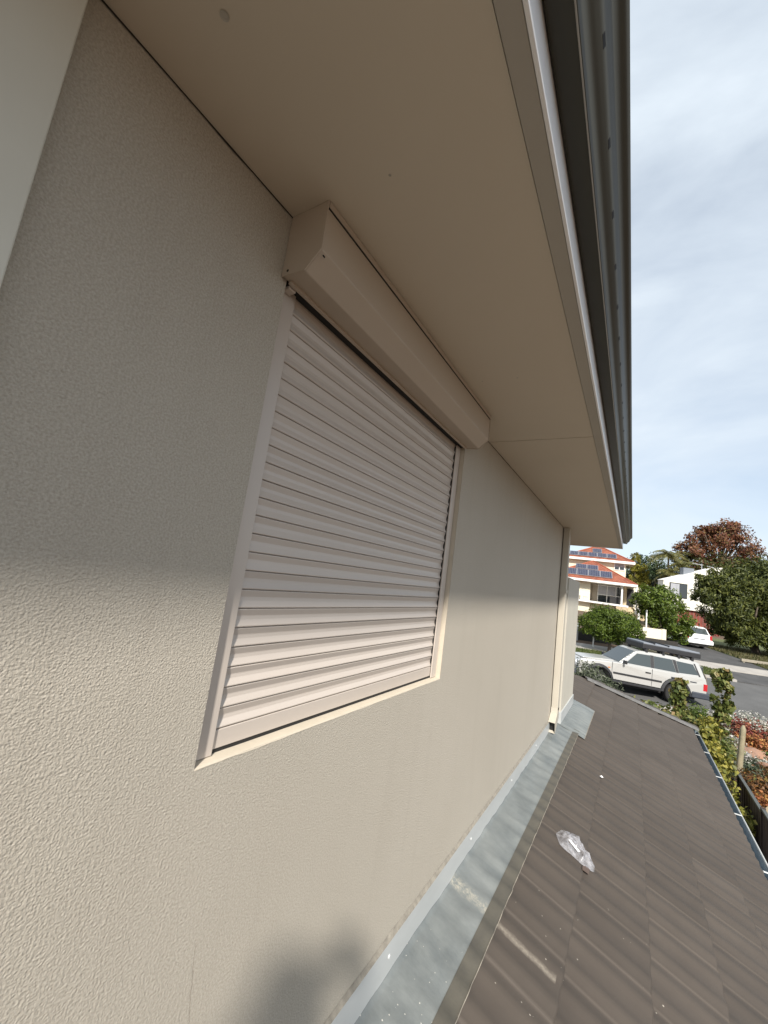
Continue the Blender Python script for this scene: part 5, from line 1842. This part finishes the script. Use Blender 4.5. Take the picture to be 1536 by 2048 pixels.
def out_r(a):
    """radius of the outline polygon at angle a"""
    d = Vector((math.cos(a), math.sin(a)))
    best = 0.05
    for i in range(len(outline)):
        p = Vector((outline[i][0] - cy_, outline[i][1] - cs_))
        q_ = Vector((outline[(i + 1) % len(outline)][0] - cy_, outline[(i + 1) % len(outline)][1] - cs_))
        e = q_ - p
        den = d.x * e.y - d.y * e.x
        if abs(den) < 1e-9:
            continue
        t = (p.x * e.y - p.y * e.x) / den
        w = (p.x * d.y - p.y * d.x) / den
        if t > 0 and 0 <= w <= 1:
            best = max(best, t)
    return best


for i in range(NRG + 1):
    t = i / NRG
    for k in range(NA):
        a = 2 * math.pi * k / NA
        r_ = out_r(a) * t
        yy, ss = cy_ + r_ * math.cos(a), cs_ + r_ * math.sin(a)
        cr = noise.noise(Vector((yy * 28, ss * 22, 0.3)))
        rid = (1 - abs(noise.noise(Vector((yy * 17 + ss * 9, ss * 12, 1.7))))) ** 5
        rid2 = (1 - abs(noise.noise(Vector((yy * 34, ss * 30, 4.7))))) ** 6
        h = 0.036 + (0.030 * (1 - t ** 2) + 0.020 * rid + 0.010 * rid2 + 0.006 * cr) * min(1, (1 - t) * 4 + 0.06)
        mb.v.append(tuple(RW(yy, ss, h)))
mb.f += [(i * NA + k, i * NA + (k + 1) % NA, (i + 1) * NA + (k + 1) % NA, (i + 1) * NA + k) for i in range(NRG) for k in range(NA)]
mb.build('film', 'film', bag, off=BO, smooth=True)
mb = MB()
for (a, b) in ((3.31, 0.44), (3.335, 0.455), (3.30, 0.525), (3.275, 0.51)):
    mb.v.append(tuple(RW(a, b, 0.075 - 0.1 * (b - 0.44))))
mb.f.append((0, 1, 2, 3))
mb.build('paper_label', 'paper', bag, off=BO)
mb = MB()
P4 = [RW(3.245, 0.556, 0.038), RW(3.265, 0.60, 0.038), RW(3.205, 0.60, 0.036), RW(3.20, 0.56, 0.036)]
mb.add(P4 + [p - Vector((0, 0, 0.004)) for p in P4], [(0, 1, 2, 3), (4, 7, 6, 5), (0, 4, 5, 1), (1, 5, 6, 2), (2, 6, 7, 3), (3, 7, 4, 0)])
mb.build('brown_tag', 'brown_tag', bag, off=BO)
# a chip of white plaster further up the roof
mb = MB()
c = RW(4.86, 0.555, 0.035)
mb.add([c + Vector(p) for p in ((0, 0, 0), (0.02, 0.015, 0), (0.035, -0.005, 0), (0.015, -0.02, 0), (0.015, 0, 0.012))], [(0, 3, 2, 1), (0, 1, 4), (1, 2, 4), (2, 3, 4), (3, 0, 4)])
tag(mb.build('plaster_chip', 'paper', None, off=c), 'small white chip of plaster on the tiles near the downpipe', 'debris').location = c

# ------------------------------------------------------------------ photographer behind the camera: seen only as a shadow on the wall
per_o = Vector((0.74, -0.56, 2.25))
per = empty('person', per_o)
tag(per, 'photographer holding up a phone, showing only as a shadow on the wall', 'person')
PH = CAM - fw * 0.016
nodes, edges, radii = [], [], []


def nd(p, r, frm=None):
    nodes.append(Vector(p))
    radii.append(r)
    if frm is not None:
        edges.append((frm, len(nodes) - 1))
    return len(nodes) - 1


R0 = Vector((math.cos(YAW), math.sin(YAW), 0))
F0 = Vector((-math.sin(YAW), math.cos(YAW), 0))
pel = nd((0.74, -0.56, 3.22), 0.135)
wst = nd((0.75, -0.54, 3.43), 0.135, pel)
chs = nd((0.765, -0.50, 3.66), 0.155, wst)
nkb = nd((0.775, -0.44, 3.85), 0.09, chs)
nk = nd((0.78, -0.40, 3.92), 0.058, nkb)
hd1 = nd((0.782, -0.365, 3.96), 0.080, nk)
hd2 = nd((0.785, -0.35, 4.06), 0.095, hd1)
hd3 = nd((0.785, -0.355, 4.135), 0.088, hd2)
hd4 = nd((0.785, -0.365, 4.19), 0.05, hd3)
jaw = nd(nodes[hd1] + F0 * 0.05 + Vector((0, 0, -0.005)), 0.042, hd1)
nose_ = nd(nodes[hd2] + F0 * 0.10 + Vector((0, 0, -0.03)), 0.014, hd2)
for sg in (1, -1):
    ear = nd(nodes[hd2] + R0 * 0.093 * sg + Vector((0, 0, -0.025)), 0.016, hd2)
    shl = nd(nodes[nkb] + R0 * 0.17 * sg + Vector((0, 0, -0.045)), 0.07, chs)
    hand_c = PH - Vector((0, 0, 0.03 if sg > 0 else 0.05)) + R0 * 0.055 * sg - F0 * 0.025
    elb_ = nd(nodes[shl] + R0 * 0.06 * sg + F0 * 0.06 + Vector((0, 0, -0.25)), 0.048, shl)
    fore = nd(nodes[elb_].lerp(hand_c, 0.35), 0.046, elb_)
    wr = nd(nodes[elb_].lerp(hand_c, 0.80), 0.028, fore)
    palm_ = nd(hand_c - F0 * 0.03 + R0 * 0.012 * sg, 0.034, wr)
    for q_ in range(4):
        b_ = nd(hand_c + R0 * 0.018 * sg + Vector((0, 0, -0.022 + 0.019 * q_)) - F0 * 0.012, 0.0095, palm_)
        m_ = nd(nodes[b_] + Vector((0, 0, 0.006)) - R0 * 0.026 * sg - F0 * 0.006, 0.0085, b_)
        nd(nodes[m_] - R0 * (0.020 + 0.003 * q_) * sg - F0 * 0.002 + Vector((0, 0, 0.004)), 0.0075, m_)
    th1 = nd(nodes[palm_] + Vector((0, 0, 0.03)) - R0 * 0.01 * sg - F0 * 0.012, 0.0115, palm_)
    nd(nodes[th1] + Vector((0, 0, 0.024)) - R0 * 0.018 * sg, 0.009, th1)
    hip_ = nd(nodes[pel] + R0 * 0.10 * sg + Vector((0, 0, -0.08)), 0.10, pel)
    foot_x = 0.70 + 0.20 * sg
    foot_y = -0.58 + 0.10 * sg
    fz = RZ0 - foot_x * math.tan(RP) + 0.035
    kn = nd((0.73 + 0.16 * sg, -0.52 + 0.07 * sg, fz + 0.50), 0.062, hip_)
    an = nd((foot_x, foot_y, fz + 0.10), 0.045, kn)
    he = nd((foot_x, foot_y - 0.01, fz + 0.045), 0.042, an)
    nd(Vector((foot_x, foot_y, fz + 0.04)) + F0 * 0.16, 0.036, he)
me = bpy.data.meshes.new('body')
me.from_pydata([(p - per_o)[:] for p in nodes], edges, [])
tmp = bpy.data.objects.new('body_cage', me)
COL.objects.link(tmp)
sk = tmp.modifiers.new('skin', 'SKIN')
for i, v_ in enumerate(me.skin_vertices[0].data):
    v_.radius = (radii[i], radii[i])
    v_.use_root = (i == 0)
ss_ = tmp.modifiers.new('subsurf', 'SUBSURF')
ss_.levels = 2
ss_.render_levels = 2
dg = bpy.context.evaluated_depsgraph_get()
bme = bpy.data.meshes.new_from_object(tmp.evaluated_get(dg))
bpy.data.objects.remove(tmp)
bme.name = 'body'
bme.materials.clear()
for k in ('skin', 'shirt', 'trousers', 'boots', 'hair'):
    bme.materials.append(M[k])
for p in bme.polygons:
    c = p.center + per_o
    n_ = min(range(len(nodes)), key=lambda i: (nodes[i] - c).length - radii[i])
    z = c.z
    if z < 2.36 + 0.1 and n_ > 40:
        p.material_index = 3 if z < nodes[n_].z + 0.09 and radii[n_] < 0.05 else 2
    elif n_ in (pel,) or (z < 3.25 and radii[n_] > 0.05):
        p.material_index = 2
    elif n_ in (wst, chs, nkb) or (radii[n_] in (0.07, 0.048)):
        p.material_index = 1
    elif n_ in (hd3, hd4) and (c - nodes[hd3]).dot(F0) < 0.05:
        p.material_index = 4
    else:
        p.material_index = 0
    p.use_smooth = True
put('body', bme, per)
ph = empty('mobile_phone', PH)
ph.rotation_euler = cam.matrix_world.to_euler()
tag(ph, 'dark mobile phone held up by the photographer, above the hand shadow', 'phone')
MB().box(-0.045, 0.030, -0.115, 0.035, -0.005, 0.003).build('phone_body', 'rubber', ph, bevel=0.002)
MB().box(-0.018, 0.012, -0.018, 0.012, 0.003, 0.005).build('lens_plate', 'alu', ph, bevel=0.001)
